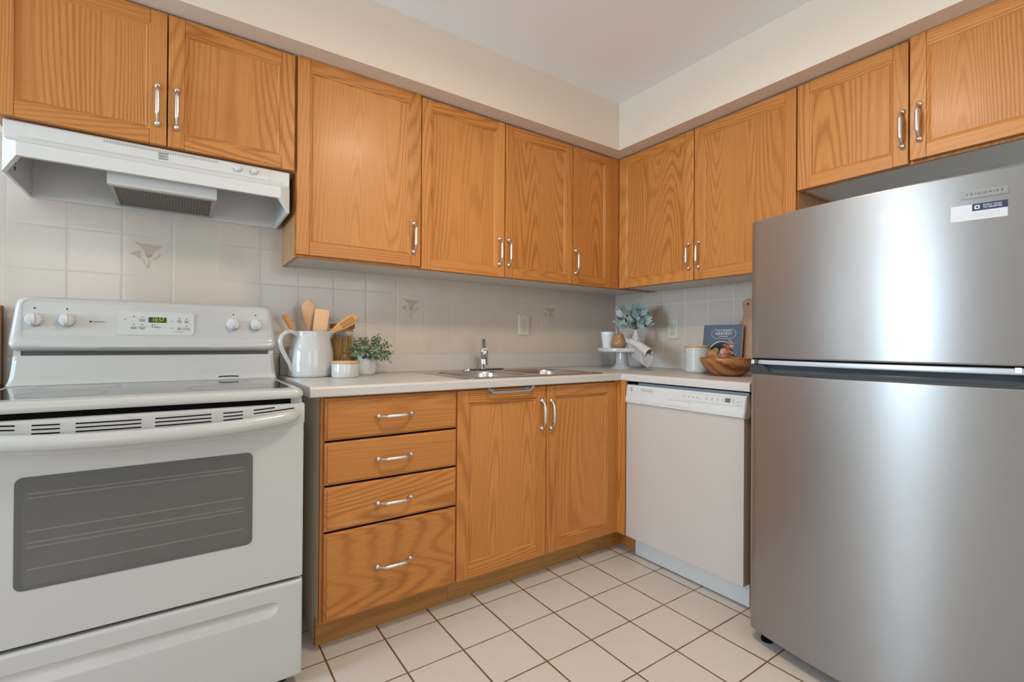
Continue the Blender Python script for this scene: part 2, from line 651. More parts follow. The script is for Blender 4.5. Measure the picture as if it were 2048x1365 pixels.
def flower(g, cu, cz, plane, mi0):
    """calla lily printed on a tile; plane maps (u, z) to a point just in front of the glaze"""
    def P(lst, mi, lift=0.0):
        g.face([plane(cu + u, cz + z, lift) for u, z in lst], mi)
    # pixels of a 90 px wide tile turned into metres
    k = 0.1524 / 1480.0

    def q(pts):
        return [((x - 745) * k, (700 - y) * k) for x, y in pts]
    P(q([(310, 215), (450, 235), (570, 255), (700, 245), (810, 250), (920, 290), (1060, 275), (1185, 295), (1080, 350),
         (980, 430), (900, 530), (862, 640), (830, 700), (700, 700), (650, 620), (630, 520), (560, 410), (450, 310)]), mi0)
    P(q([(650, 600), (710, 680), (850, 620), (830, 700), (800, 755), (710, 755), (670, 690)]), mi0 + 1, 0.0005)
    P(q([(210, 665), (330, 590), (440, 530), (510, 525), (490, 620), (520, 750), (500, 800), (440, 780), (370, 710)]), mi0)
    P(q([(870, 790), (960, 730), (1040, 640), (1125, 600), (1110, 660), (1030, 750), (960, 810), (880, 820)]), mi0)
    P(q([(725, 755), (755, 755), (740, 1150), (722, 1150)]), mi0 + 2)
    P(q([(530, 790), (550, 790), (620, 890), (665, 1000), (695, 1140), (675, 1150), (650, 1010), (600, 900)]), mi0 + 2)
    P(q([(870, 830), (885, 840), (820, 900), (790, 1010), (770, 1150), (755, 1150), (770, 1000), (800, 900)]), mi0 + 2)


g = G()
g.box(XL, 0.0, 0.0, 0.1, 0, 1.76, 0)
g.box(XL, 0.0, 0.0, 0.1, 1.76, CEIL, 1)
for cu, cz in ((-2.5632, 1.3862), (-1.4964, 1.2337), (-0.582, 1.2337)):
    flower(g, cu, cz, lambda u, z, l: (u, -0.0006 - l, z), 2)
struct(g, 'wall_back', ['tile_back', 'paint_wall', 'flower_tan', 'flower_rust', 'flower_stem'], recalc=False)
g = G()
g.box(0, 0.1, -1.30, 0.1, 0, 1.50, 0)
g.box(0, 0.1, -1.30, 0.1, 1.50, CEIL, 1)
g.box(0, 0.1, YB, -1.30, 0, CEIL, 2)
flower(g, 0.3232, 1.2337, lambda u, z, l: (-0.0006 - l, -u, z), 3)
struct(g, 'wall_right', ['tile_right', 'paint_wall', 'paint_grey', 'flower_tan', 'flower_rust', 'flower_stem'], recalc=False)


def wall_with_hole(name, axis, pos, a0, a1, holes, thick):
    """axis 'x': wall in the plane x=pos spanning y a0..a1; 'y': plane y=pos spanning x a0..a1"""
    g = G()
    lo, hi = min(pos, pos + thick), max(pos, pos + thick)

    def bx(u0, u1, z0, z1):
        if u1 - u0 < 1e-4 or z1 - z0 < 1e-4:
            return
        if axis == 'x':
            g.box(lo, hi, u0, u1, z0, z1)
        else:
            g.box(u0, u1, lo, hi, z0, z1)
    cur = a0
    for u0, u1, z0, z1 in sorted(holes):
        bx(cur, u0, 0, CEIL)
        bx(u0, u1, 0, z0)
        bx(u0, u1, z1, CEIL)
        cur = u1
    bx(cur, a1, 0, CEIL)
    return struct(g, name, 'paint_wall')


wall_with_hole('wall_left', 'x', XL, YB, 0, [(-1.76, -0.54, 0.74, 2.10)], -0.1)
wall_with_hole('wall_front', 'y', YB, XL, 0, [(-3.78, -2.92, 0.65, 2.22), (-1.9, -0.2, 0.6, 2.3)], -0.1)


def window(name, axis, pos, u0, u1, z0, z1, mull, sgn):
    g = G()
    f = 0.05

    def bx(a, b, c, d, y0, y1, mi):
        lo, hi = sorted((pos + sgn * y0, pos + sgn * y1))
        if axis == 'x':
            g.box(lo, hi, a, b, c, d, mi, 0.004 if mi == 0 else 0)
        else:
            g.box(a, b, lo, hi, c, d, mi, 0.004 if mi == 0 else 0)
    bx(u0, u0 + f, z0, z1, 0.01, 0.07, 0)
    bx(u1 - f, u1, z0, z1, 0.01, 0.07, 0)
    bx(u0 + f, u1 - f, z0, z0 + f, 0.01, 0.07, 0)
    bx(u0 + f, u1 - f, z1 - f, z1, 0.01, 0.07, 0)
    for k in mull:
        c = u0 + (u1 - u0) * k
        bx(c - 0.02, c + 0.02, z0 + f, z1 - f, 0.015, 0.065, 0)
    o = struct(g, name, 'frame_white')
    g = G()
    bx(u0 + f, u1 - f, z0 + f, z1 - f, 0.038, 0.042, 1)
    g.build('pane', ['pane_glass', 'pane_glass'], o)


window('window_1', 'x', XL, -1.76, -0.54, 0.74, 2.10, (0.46,), -1)
window('window_2', 'y', YB, -3.78, -2.92, 0.65, 2.22, (0.5,), -1)
window('window_3', 'y', YB, -1.9, -0.2, 0.6, 2.3, (0.33, 0.67), -1)

# soffit above the upper cabinets, along both walls
SA, SB, SZ = 0.405, 0.412, 2.168
g = G()
g.prism([(XL + 2.6, 0), (0, 0), (0, -2.9), (-SB, -2.9), (-SB, -SA), (XL + 2.6, -SA)], 'z', SZ, CEIL)
struct(g, 'trim_1', 'paint_soffit')

# ------------------------------------------------------------------ cabinet hardware
def pull_mesh():
    """arched bar pull, long axis local Z, standing off along -Y, origin midway on the door face"""
    g = G()
    L = 0.062
    for s in (-1, 1):
        pts = [(0, 0.0, s * L), (0, -0.005, s * L), (0, -0.010, s * L), (0, -0.0135, s * L), (0, -0.0148, s * L)]
        # domed foot, a little longer than wide
        rr = []
        for rad, y in ((0.0098, 0.0), (0.0101, -0.003), (0.0090, -0.009), (0.0060, -0.0140), (0.0014, -0.0158)):
            rr.append([(rad * math.cos(2 * PI * k / 16), y, s * L + rad * 1.12 * math.sin(2 * PI * k / 16)) for k in range(16)])
        g.rings(rr, 0, True, True, True)
    path, rad = [], []
    for i in range(25):
        u = -1 + 2 * i / 24
        z = u * L
        a = abs(u)
        y = -0.0275 + (0.0 if a < 0.62 else 0.0185 * ((a - 0.62) / 0.38) ** 1.3)
        y -= 0.0035 * (1 - u * u)
        path.append((0, y, z))
        rad.append(0.0056 + 0.0012 * (1 - u * u) if a < 0.66 else 0.0042)
    g.tube(path, rad, 0, 12, up=(0, -1, 0))
    return g.build('handle', 'nickel', angle=50)


PULL = pull_mesh()
COL.objects.unlink(PULL)


def add_pull(parent, x, y, z, horizontal=False):
    return dup(PULL, parent, (x, y, z), (0, R(90), 0) if horizontal else (0, 0, 0))


DT = 0.019


def door(parent, x0, x1, z0, z1, yf, sw=0.046, handle=None, bead=0.013, top=None):
    """framed door with a flat recessed panel; yf = front plane (negative), local coordinates"""
    g = G()
    yb = yf + DT
    tp = top or sw
    g.box(x0, x0 + sw, yf, yb, z0, z1, 0, 0.0035)
    g.box(x1 - sw, x1, yf, yb, z0, z1, 0, 0.0035)
    g.box(x0 + sw, x1 - sw, yf + 0.0004, yb, z0, z0 + sw, 1, 0.0022)
    g.box(x0 + sw, x1 - sw, yf + 0.0004, yb, z1 - tp, z1, 1, 0.0022)
    # sticking: small step, cove and bead down to the panel
    ax0, ax1, az0, az1 = x0 + sw, x1 - sw, z0 + sw, z1 - tp
    prof = ((0.0, 0.0022), (0.002, 0.0042), (0.0055, 0.0048), (0.0075, 0.0034), (bead, 0.0085))
    rings = []
    for ins, dy in prof:
        a, b, c, d = ax0 + ins, ax1 - ins, az0 + ins, az1 - ins
        rings.append([(a, yf + dy, c), (b, yf + dy, c), (b, yf + dy, d), (a, yf + dy, d)])
    for r0, r1 in zip(rings[:-1], rings[1:]):
        for i in range(4):
            j = (i + 1) % 4
            g.face([r0[i], r0[j], r1[j], r1[i]], 1 if i in (0, 2) else 0)
    d = g.build('door', ['oak_vertical', 'oak_horizontal'], parent, angle=30)
    g = G()
    g.box(ax0 + bead - 0.002, ax1 - bead + 0.002, yf + 0.008, yf + 0.014, az0 + bead - 0.002, az1 - bead + 0.002)
    g.build('panel', 'oak_vertical', d)
    if handle:
        add_pull(d, handle[0], yf, handle[1])
    return d


UD = 0.319          # front plane of the upper doors
UC = UD - DT - 0.002


def upper(name, label, x0, x1, z0, z1, loc, rz, doors, group, left_wood=True, right_wood=False):
    t = thing(name, label, 'cabinet', loc, rz, group)
    g = G()
    zt = SZ - 0.001
    # box: sides, bottom set up a little, front frame
    zl, zr = (z0 if left_wood else z0 + 0.021), (z0 if right_wood else z0 + 0.021)
    xa, xb = (x0 + 0.016 if left_wood else x0), (x1 - 0.016 if right_wood else x1)
    g.box(x0, x0 + 0.016, -UC + 0.016, -0.001, zl, zt, 0)
    g.box(x1 - 0.016, x1, -UC + 0.016, -0.001, zr, zt, 0)
    g.box(xa, xb, -UC + 0.016, -0.001, z0 + 0.004, z0 + 0.020, 1)
    g.box(x0, x1, -UC, -UC + 0.016, z0, z0 + 0.035, 2)
    g.box(x0, x1, -UC, -UC + 0.016, zt - 0.035, zt, 2)
    g.box(x0, x0 + 0.03, -UC, -UC + 0.016, z0 + 0.035, zt - 0.035, 2)
    g.box(x1 - 0.03, x1, -UC, -UC + 0.016, z0 + 0.035, zt - 0.035, 2)
    g.box(x0 + 0.016, x1 - 0.016, -0.008, -0.001, z0 + 0.02, zt, 1)
    g.box(x0 + 0.016, x1 - 0.016, -UC + 0.016, -0.008, zt - 0.016, zt, 1)
    g.build('body', ['oak_side', 'laminate_under', 'oak_vertical'], t)
    for (a, b, dz, dy, hx) in doors:
        door(t, a + 0.0015, b - 0.0015, z0 + 0.0 + dz, 2.160 + dz * 0.9, -UD - dy, handle=(hx, z0 + (0.124 if z0 < 1.6 else 0.1285) + dz) if hx is not None else None)
    return t


ZU, ZO = 1.3914, 1.7167
GU = 'oak upper cabinets'
upper('upper_cabinet', 'short oak two-door cabinet directly above the white range hood', -2.912, -2.0985, ZO, 2.16, (0, 0, 0), 0,
      [(-2.910, -2.500, 0, 0, -2.5255), (-2.500, -2.1045, 0, 0, -2.473)], GU)
upper('upper_cabinet', 'wide single-door oak cabinet right of the range hood', -2.098, -1.586, ZU, 2.16, (0, 0, 0), 0,
      [(-2.0975, -1.5845, 0.009, 0.001, -1.6195)], GU)
upper('upper_cabinet', 'two-door oak cabinet hanging above the sink', -1.5845, -0.684, ZU, 2.16, (0, 0, 0), 0,
      [(-1.5835, -1.1360, 0, 0, -1.170), (-1.1345, -0.6845, 0, 0, -1.116)], GU, left_wood=False)
tA = upper('upper_cabinet', 'narrow one-door oak cabinet in the corner, hung on the back wall', -0.682, -0.002, ZU, 2.16, (0, 0, 0), 0,
           [(-0.683, -0.381, 0, 0, -0.666)], GU, left_wood=False)
g = G()
g.box(-0.380, -0.2985, -UD + 0.004, -UC - 0.0005, ZU, 2.165, 0)
g.build('filler_strip', 'oak_vertical', tA)
upper('upper_cabinet', 'two-door oak cabinet left of the fridge, hung on the right wall', 0.3225, 1.3175, ZU, 2.16, (0, 0, 0), RB,
      [(0.3215, 0.8255, 0, 0, 0.801), (0.8275, 1.3170, 0, 0, 0.858)], GU)
upper('upper_cabinet', 'short oak two-door cabinet above the steel fridge', 1.3185, 2.078, ZO, 2.16, (0, 0, 0), RB,
      [(1.3190, 1.6965, 0, 0, 1.6785), (1.6985, 2.0760, 0.008, 0.006, 1.728)], GU)

# ------------------------------------------------------------------ base cabinets
BD = 0.6115
BC = BD - DT - 0.002
KICK = 0.537
GB = 'oak base cabinets'


def base(name, label, x0, x1, loc=(0, 0, 0), rz=0.0):
    t = thing(name, label, 'cabinet', loc, rz, GB)
    g = G()
    g.prism([(-0.001, 0.0), (-KICK + 0.018, 0.0), (-KICK + 0.018, 0.100), (-BC + 0.018, 0.100), (-BC + 0.018, 0.8765), (-0.001, 0.8765)], 'x', x0, x0 + 0.016, 0)
    g.prism([(-0.001, 0.0), (-KICK + 0.018, 0.0), (-KICK + 0.018, 0.100), (-BC + 0.018, 0.100), (-BC + 0.018, 0.8765), (-0.001, 0.8765)], 'x', x1 - 0.016, x1, 0)
    g.box(x0 + 0.016, x1 - 0.016, -BC + 0.018, -0.001, 0.100, 0.116, 0)
    g.box(x0 + 0.016, x1 - 0.016, -0.008, -0.001, 0.116, 0.8765, 0)
    g.box(x0, x1, -BC, -BC + 0.018, 0.100, 0.135, 1)
    g.box(x0, x1, -BC, -BC + 0.018, 0.850, 0.8765, 1)
    g.box(x0, x0 + 0.03, -BC, -BC + 0.018, 0.135, 0.850, 1)
    g.box(x1 - 0.03, x1, -BC, -BC + 0.018, 0.135, 0.850, 1)
    g.build('body', ['laminate_cream', 'oak_vertical'], t)
    g = G()
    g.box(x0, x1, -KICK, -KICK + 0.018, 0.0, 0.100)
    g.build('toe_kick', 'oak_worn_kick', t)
    return t


t = base('base_cabinet', 'oak four-drawer base cabinet between the white range and the sink cabinet', -2.064, -1.5525)
for z0, z1, hz in ((0.726, 0.8697, 0.798), (0.5745, 0.7185, 0.645), (0.417, 0.567, 0.4865), (0.108, 0.4095, 0.259)):
    g = G()
    x0, x1 = -2.0544, -1.5535
    g.box(x0, x1, -BD + 0.006, -BD + DT, z0, z1, 0, 0.002)
    # shaped lip round the drawer front
    rr = []
    for ins, y in ((0.0, -BD + 0.007), (0.004, -BD + 0.0045), (0.0075, -BD + 0.0035), (0.009, -BD)):
        rr.append([(x0 + ins, y, z0 + ins), (x1 - ins, y, z0 + ins), (x1 - ins, y, z1 - ins), (x0 + ins, y, z1 - ins)])
    g.rings(rr, 0, True, False, True)
    d = g.build('drawer', 'oak_horizontal', t, angle=25)
    add_pull(d, -1.8105, -BD, hz, True)
g = G()
for z in (0.7222, 0.5707, 0.4132):
    g.box(-2.05, -1.556, -BD + 0.008, -BC + 0.001, z - 0.0035, z + 0.0035)
g.build('drawer_gap', 'dark_gap', t)

t = base('base_cabinet', 'oak two-door cabinet under the sink', -1.5515, -0.6310)
door(t, -1.5510, -1.0990, 0.108, 0.8697, -BD, sw=0.052, handle=(-1.128, 0.7445), bead=0.014, top=0.050)
door(t, -1.0960, -0.6545, 0.108, 0.8697, -BD, sw=0.052, handle=(-1.0755, 0.7405), bead=0.014, top=0.050)
g = G()
g.box(-0.6535, -0.6305, -BD + 0.004, -BC - 0.0005, 0.105, 0.8765)
g.box(-0.6305, -0.6125, -0.6575, -BD + 0.004, 0.105, 0.8765)
g.build('corner_filler', 'oak_vertical', t)
g = G()
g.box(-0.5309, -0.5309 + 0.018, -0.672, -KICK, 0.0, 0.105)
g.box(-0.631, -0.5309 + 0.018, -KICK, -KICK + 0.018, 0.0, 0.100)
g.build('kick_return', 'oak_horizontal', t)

g = G()
g.box(-0.598, -0.021, -1.2935, -1.2805, 0.0, 0.8765, 0, 0.001)
tag(g.build('end_panel', 'oak_vertical'), 'thin oak upright panel between the dishwasher and the fridge', 'panel')

# towel bar hooked over the left sink door
t = thing('towel_bar', 'grey flat towel bar hooked over the left sink cabinet door', 'towel bar', (-1.3015, -BD, 0.866))
g = G()
pts = []
for x, z in ((-0.115, 0.0085), (-0.110, 0.004), (-0.098, -0.0065), (-0.090, -0.009), (0.0, -0.009), (0.090, -0.009), (0.098, -0.0065), (0.110, 0.004), (0.115, 0.0085)):
    pts.append((x, z))
rr = []
for i, (x, z) in enumerate(pts):
    rr.append([(x, -0.024, z + 0.0042), (x, -0.016, z + 0.0042), (x, -0.016, z - 0.0042), (x, -0.024, z - 0.0042)])
g.rings(rr, 0, True, True, True)
for s in (-1, 1):
    g.box(s * 0.115 - 0.006, s * 0.115 + 0.006, -0.024, 0.0, 0.0052, 0.0068, 0)
g.build('bar', 'towel_bar', t)
for s in (-1, 1):
    g = G()
    g.box(s * 0.09 - 0.012, s * 0.09 + 0.012, -0.003, 0.0215, 0.0042, 0.0054, 0)
    g.box(s * 0.09 - 0.012, s * 0.09 + 0.012, -0.0022, -0.0008, -0.012, 0.0048, 0)
    g.build('hook', 'towel_bar', t)

# ------------------------------------------------------------------ countertop
HT = 0.914
CD = 0.632
g = G()
SX0, SX1, SY0, SY1 = -1.482, -0.735, -0.572, -0.105    # hole for the sink
ZB = 0.8775
IN = CD - 0.022
g.box(-2.107, SX0, -IN, -0.002, ZB, HT)
g.box(SX1, -0.002, -IN, -0.002, ZB, HT)
g.box(SX0, SX1, -IN, SY0, ZB, HT)
g.box(SX0, SX1, SY1, -0.002, ZB, HT)
g.box(-IN, -0.002, -1.292, -IN, ZB, HT)
# rolled front edge along both legs, mitred at the inner corner
prof = [(0.022, HT), (0.012, HT), (0.006, HT - 0.0012), (0.0018, HT - 0.0045), (0.0, HT - 0.010), (0.0, 0.884), (0.0015, 0.8795), (0.005, ZB), (0.022, ZB)]
rings = []
for (px, py, dx, dy) in ((-2.107, -CD, 0, 1), (-CD, -CD, 1, 1), (-CD, -1.292, 1, 0)):
    rings.append([(px + dx * a, py + dy * a, z) for a, z in prof])
g.rings(rings, 0, True, True, True)
tag(g.build('countertop', 'counter', angle=40), 'pale grey laminate L-shaped worktop with rolled front edge', 'countertop')
g = G()
g.box(-2.105, -0.0225, -0.0225, -0.001, HT + 0.0003, 1.0022, 0, 0.004)
g.box(-2.107, -2.1045, -0.0215, -0.0012, HT + 0.0003, 1.0010, 1)
tag(g.build('upstand', ['counter', 'particle_edge']), 'long grey laminate upstand behind the sink along the back wall', 'upstand')
g = G()
g.box(-0.0225, -0.001, -1.292, -0.023, HT + 0.0003, 1.0022, 0, 0.004)
tag(g.build('upstand', 'counter'), 'shorter grey laminate upstand along the right wall', 'upstand')

# ------------------------------------------------------------------ sink and faucet
t = thing('sink', 'stainless steel double-bowl sink set into the worktop', 'sink', (-1.1085, -0.338, HT))


def rr3(hx, hy, r, cx, cy, z, n=6):
    return [(p[0], p[1], z) for p in rrect(hx, hy, r, n, cx, cy)]


g = G()
bowls = ((-0.190, -0.030), (0.190, -0.030))
loops = []
for ring in (rr3(0.3945, 0.262, 0.035, 0, 0, 0.0042),) + tuple(rr3(0.170, 0.190, 0.075, bx, by, 0.0042) for bx, by in bowls):
    vs = [g.bm.verts.new(p) for p in ring]
    loops.append([g.bm.edges.new((vs[i], vs[(i + 1) % len(vs)])) for i in range(len(vs))])
bmesh.ops.triangle_fill(g.bm, use_beauty=True, edges=[e for l in loops for e in l])
g.rings([rr3(0.3945, 0.262, 0.035, 0, 0, 0.0042), rr3(0.398, 0.2655, 0.038, 0, 0, 0.003), rr3(0.400, 0.2675, 0.040, 0, 0, 0.0002)], 0)
g.build('rim', 'sink_steel', t)
for bx, by in bowls:
    g = G()
    g.rings([rr3(0.170, 0.190, 0.075, bx, by, 0.0042), rr3(0.166, 0.186, 0.073, bx, by, 0.002), rr3(0.163, 0.183, 0.070, bx, by, -0.010),
             rr3(0.158, 0.178, 0.068, bx, by, -0.120), rr3(0.150, 0.170, 0.062, bx, by, -0.142), rr3(0.132, 0.152, 0.05, bx, by, -0.150)],
            0, True, False, True)
    b = g.build('bowl', 'sink_steel', t, angle=60)
    g = G()
    g.lathe([(0.044, -0.1495), (0.044, -0.147), (0.036, -0.147), (0.030, -0.149), (0.004, -0.149)], bx, by, 0, 24)
    g.build('drain', 'chrome', b)

t = thing('faucet', 'chrome single-lever faucet behind the sink', 'faucet', (-1.131, -0.118, HT + 0.0045))
g = G()
rr = []
for k, z in ((1.0, 0.0), (1.0, 0.004), (0.97, 0.0075), (0.9, 0.009)):
    rr.append([(p[0], p[1], z) for p in rrect(0.128 * k, 0.028 * k, 0.0275 * k, 8)])
g.rings(rr, 0, True, True, True)
g.build('base_plate', 'chrome', t)
g = G()
g.lathe([(0.026, 0.008), (0.026, 0.016), (0.0225, 0.020), (0.0225, 0.030), (0.0235, 0.032), (0.022, 0.036), (0.0215, 0.075), (0.0205, 0.100), (0.018, 0.112), (0.010, 0.118)], 0, 0, 0, 28)
g.build('column', 'chrome', t)
g = G()
sp = []
for i in range(12):
    u = i / 11
    sp.append((0.012 * u, -0.012 - 0.165 * u, 0.066 + 0.055 * u - 0.012 * u * u))
g.tube(sp, [0.0150 - 0.0030 * i / 11 for i in range(12)], 0, 16, flat=0.85)
g.lathe([(0.0120, 0.082), (0.0140, 0.086), (0.0140, 0.104), (0.009, 0.110)], 0.012, -0.170, 0, 18)
g.build('spout', 'chrome', t, rz=R(-33))
g = G()
g.tube([(0, 0, 0.112), (0, -0.004, 0.128), (-0.001, -0.016, 0.146), (-0.002, -0.038, 0.166), (-0.002, -0.060, 0.176)], [0.0190, 0.0185, 0.0170, 0.0155, 0.013], 0, 14, flat=0.7)
g.build('lever', 'chrome', t, rz=R(-33))

# ------------------------------------------------------------------ range
t = thing('range', 'white freestanding electric range with glass cooktop', 'range', (-2.522, 0, 0))
WH = 'appliance_white'
g = G()
g.box(-0.379, 0.379, -0.690, -0.050, 0.035, 0.893, 0, 0.004)
g.box(-0.345, 0.345, -0.66, -0.10, 0.0, 0.036, 1)
g.build('body', [WH, 'black'], t)
g = G()
YF = -0.722
# rim of the cooktop: bull-nosed white frame round the glass
outer = lambda ins, z, r: [(p[0], p[1] + (-0.716 - 0.060) / 2, z) for p in rrect(0.381 - ins, (0.716 - 0.060) / 2 - ins, r, 6)]
inner = lambda z: [(p[0], p[1] + (-0.668 - 0.196) / 2, z) for p in rrect(0.358, (0.668 - 0.196) / 2, 0.010, 6)]
g.rings([outer(0.004, 0.890, 0.020), outer(0.0, 0.896, 0.022), outer(0.0, 0.906, 0.022), outer(0.004, 0.9145, 0.022), outer(0.011, 0.9185, 0.02), inner(0.9190), inner(0.9172)], 0, True, True, True)
g.build('cooktop_frame', WH, t)
g = G()
g.rings([inner(0.9174), inner(0.9180)], 0, True, True, True)
ct = g.build('cooktop', 'cooktop_glass', t)
for bx, by, br in ((0.195, -0.545, 0.112), (-0.195, -0.545, 0.095), (0.195, -0.300, 0.078), (-0.195, -0.300, 0.105)):
    g = G()
    n = 56
    r0 = [(bx + (br - 0.0045) * math.cos(2 * PI * i / n), by + (br - 0.0045) * math.sin(2 * PI * i / n), 0.9183) for i in range(n)]
    r1 = [(bx + br * math.cos(2 * PI * i / n), by + br * math.sin(2 * PI * i / n), 0.9183) for i in range(n)]
    g.rings([r0, r1], 0)
    g.build('burner_mark', 'burner_ring', ct)

# splash panel under the console
g = G()
rr = []
for z, y, hx in ((0.9185, -0.198, 0.381), (0.926, -0.190, 0.378), (0.945, -0.184, 0.374), (0.985, -0.176, 0.371), (1.008, -0.172, 0.370), (1.012, -0.168, 0.369), (1.012, -0.085, 0.369)):
    rr.append([(-hx, -0.080, z), (-hx, y + 0.012, z), (-hx + 0.012, y, z), (hx - 0.012, y, z), (hx, y + 0.012, z), (hx, -0.080, z)])
g.rings(rr, 0, True, True, True)
g.box(-0.355, 0.355, -0.158, -0.085, 1.010, 1.04, 1)  # dark box stands in for the shading in the gap under the console
g.box(-0.369, -0.352, -0.16, -0.085, 1.010, 1.04, 0)
g.box(0.352, 0.369, -0.16, -0.085, 1.010, 1.04, 0)
g.build('splash_panel', [WH, 'cavity'], t)
g = G()
for s in (0,):
    pts = [(0.215 + (u - 0.5) * 0.066, -0.1905 - 0.0006, 0.9285 + 0.0022 * (1 - (2 * u - 1) ** 2)) for u in [i / 10 for i in range(11)]]
    g.tube(pts, 0.0016, 0, 6)
g.build('oven_vent_slot', 'black', t)

# console with rounded ends, bulging lower lip and a raised border round the control face
g = G()
CZ0, CZ1 = 1.0245, 1.2045
NX = 40


def con_half(z):
    k = (z - CZ0) / (CZ1 - CZ0)
    base_h = 0.3800 - 0.016 * max(0.0, k - 0.25) / 0.75
    r = 0.030
    if z > CZ1 - r:
        d = z - (CZ1 - r)
        base_h -= r - math.sqrt(max(0.0, r * r - d * d))
    if z < CZ0 + r:
        d = (CZ0 + r) - z
        base_h -= (r - math.sqrt(max(0.0, r * r - d * d))) * 0.8
    return base_h


zs = [CZ0, CZ0 + 0.003, CZ0 + 0.008, CZ0 + 0.016, CZ0 + 0.024, CZ0 + 0.031, CZ0 + 0.036, CZ0 + 0.042, CZ0 + 0.055, CZ0 + 0.08, CZ0 + 0.11, CZ0 + 0.14,
      CZ1 - 0.030, CZ1 - 0.022, CZ1 - 0.015, CZ1 - 0.009, CZ1 - 0.004, CZ1 - 0.001, CZ1]


def con_y(u, z):
    a = abs(u)
    sm = 1 - u * u
    k = z - CZ0
    ycrease = 0.040 - 0.012 * sm
    face = -0.1690 - 0.004 * sm + 0.10 * (k - 0.04) * 0.35
    lip = -0.0200 * (0.55 + 0.45 * sm) * math.exp(-((k - ycrease * 0.55) / 0.0165) ** 2)
    y = face + lip
    if k < 0.008:
        y += 0.016 * ((0.008 - k) / 0.008) ** 2
    top = CZ1 - z
    if top < 0.016:
        y += 0.030 * (1 - math.sqrt(max(0.0, 1 - ((0.016 - top) / 0.016) ** 2)))
    e = max(0.0, (a - 0.955) / 0.045)
    y += 0.022 * (1 - math.sqrt(max(0.0, 1 - e * e)))
    # groove of the border
    return y


us = [-1 + 2 * (0.5 - 0.5 * math.cos(PI * i / NX)) for i in range(NX + 1)]
rows = []
for z in zs:
    rows.append([(con_half(z) * u, con_y(u, z), z) for u in us])
g.rings(rows, 0, False)
back = [[(con_half(z) * u, -0.085, z) for u in (-1, 1)] for z in zs]
for i in range(len(zs) - 1):
    g.face([rows[i][0], rows[i + 1][0], back[i + 1][0], back[i][0]])
    g.face([rows[i][-1], rows[i + 1][-1], back[i + 1][1], back[i][1]])
g.face(rows[0] + [back[0][1], back[0][0]])
g.face(rows[-1] + [back[-1][1], back[-1][0]])
bmesh.ops.remove_doubles(g.bm, verts=g.bm.verts[:], dist=1e-5)
con = g.build('console', WH, t, angle=50)


def cy(x, z, d=0.0):
    return con_y(max(-1, min(1, x / con_half(z))), z) - d


# border line pressed into the face
g = G()
out = rrect(0.352, 0.070, 0.022, 8, 0.0, 1.1240)
inn = rrect(0.3495, 0.0675, 0.0198, 8, 0.0, 1.1240)
sel = [i for i in range(len(out))]
g.rings([[(x, cy(x, z, 0.0008), z) for x, z in out], [(x, cy(x, z, 0.0008), z) for x, z in inn]], 0)
g.build('border_groove', 'panel_pale_mark', con)
# touch panel
PX, PZ = -0.0085, 1.1235
g = G()
o1 = rrect(0.1130, 0.0415, 0.013, 8, PX, PZ)
o2 = rrect(0.1105, 0.0390, 0.0115, 8, PX, PZ)
Y = cy(PX, PZ)
g.rings([[(x, Y - 0.0003, z) for x, z in o1], [(x, Y - 0.0022, z) for x, z in o1], [(x, Y - 0.0026, z) for x, z in o2]], 1, True, False, False)
g.rings([[(x, Y - 0.0026, z) for x, z in o2], [(x, Y - 0.0020, z) for x, z in rrect(0.1095, 0.038, 0.0108, 8, PX, PZ)]], 0, True, False, True)
pan = g.build('touch_panel', ['plastic_white', 'plastic_white'], con)
YP = Y - 0.0024
g = G()


def px2l(px, py):
    """pixel of the 200..400 x 600..700 blow-up to console coordinates"""
    return (-0.121 + (px - 310) / (1945 - 310) * 0.226, 1.1650 - (py - 245) / (735 - 245) * 0.083)


def mark(gx, px, py, w, h, mi=0):
    x, z = px2l(px, py)
    gx.box(x - w / 2, x + w / 2, YP - 0.0005, YP + 0.0005, z - h / 2, z + h / 2, mi)


for px, py in ((673, 355), (842, 355), (672, 515), (842, 515), (1046, 518), (1046, 560), (1614, 370), (1770, 373), (1770, 527)):
    g = G()
    mark(g, px, py, 0.0030, 0.0026, 0)
    g.build('indicator_lamp', 'black', pan)
for px, py, w in ((840, 402, .020), (840, 425, .016), (840, 445, .015), (670, 565, .012), (670, 588, .017), (668, 604, .011), (840, 562, .021), (840, 590, .015), (842, 608, .012),
                  (1098, 512, .007), (1125, 553, .012), (1150, 574, .019), (1770, 575, .020), (1770, 603, .022), (1612, 656, .024), (497, 415, .005)):
    g = G()
    mark(g, px, py, w, 0.0022, 0)
    g.build('button_print', 'panel_grey_mark', pan)
for px, py in ((1614, 430), (1770, 436), (1614, 587)):
    g = G()
    mark(g, px, py, 0.0115, 0.0088, 0)
    g.build('button', 'panel_grey_mark', pan)
for px, py, s in ((1460, 435, 1), (1460, 582, -1)):
    x, z = px2l(px, py)
    g = G()
    rows_ = []
    for k in (-1, 0, 1):
        xx, zz = x + k * 0.0042, z + s * (0.002 if k == 0 else -0.0022)
        rows_.append([(xx, YP - 0.0006, zz + 0.0008), (xx, YP - 0.0006, zz - 0.0008)])
    g.rings(rows_, 0, False)
    g.build('arrow_print', 'panel_grey_mark', pan, recalc=False)
g = G()
x0, z1 = px2l(970, 358)
x1, z0 = px2l(1340, 468)
g.box(x0, x1, YP - 0.0008, YP + 0.0005, z0, z1, 0, 0.0003, 1)
dsp = g.build('display', 'display_green_dark', pan)
text('clock_digits', '10:57', 0.0165, 'digit_green', dsp, ((x0 + x1) / 2 + 0.002, YP - 0.0010, (z0 + z1) / 2), FRONT, sx=0.98)
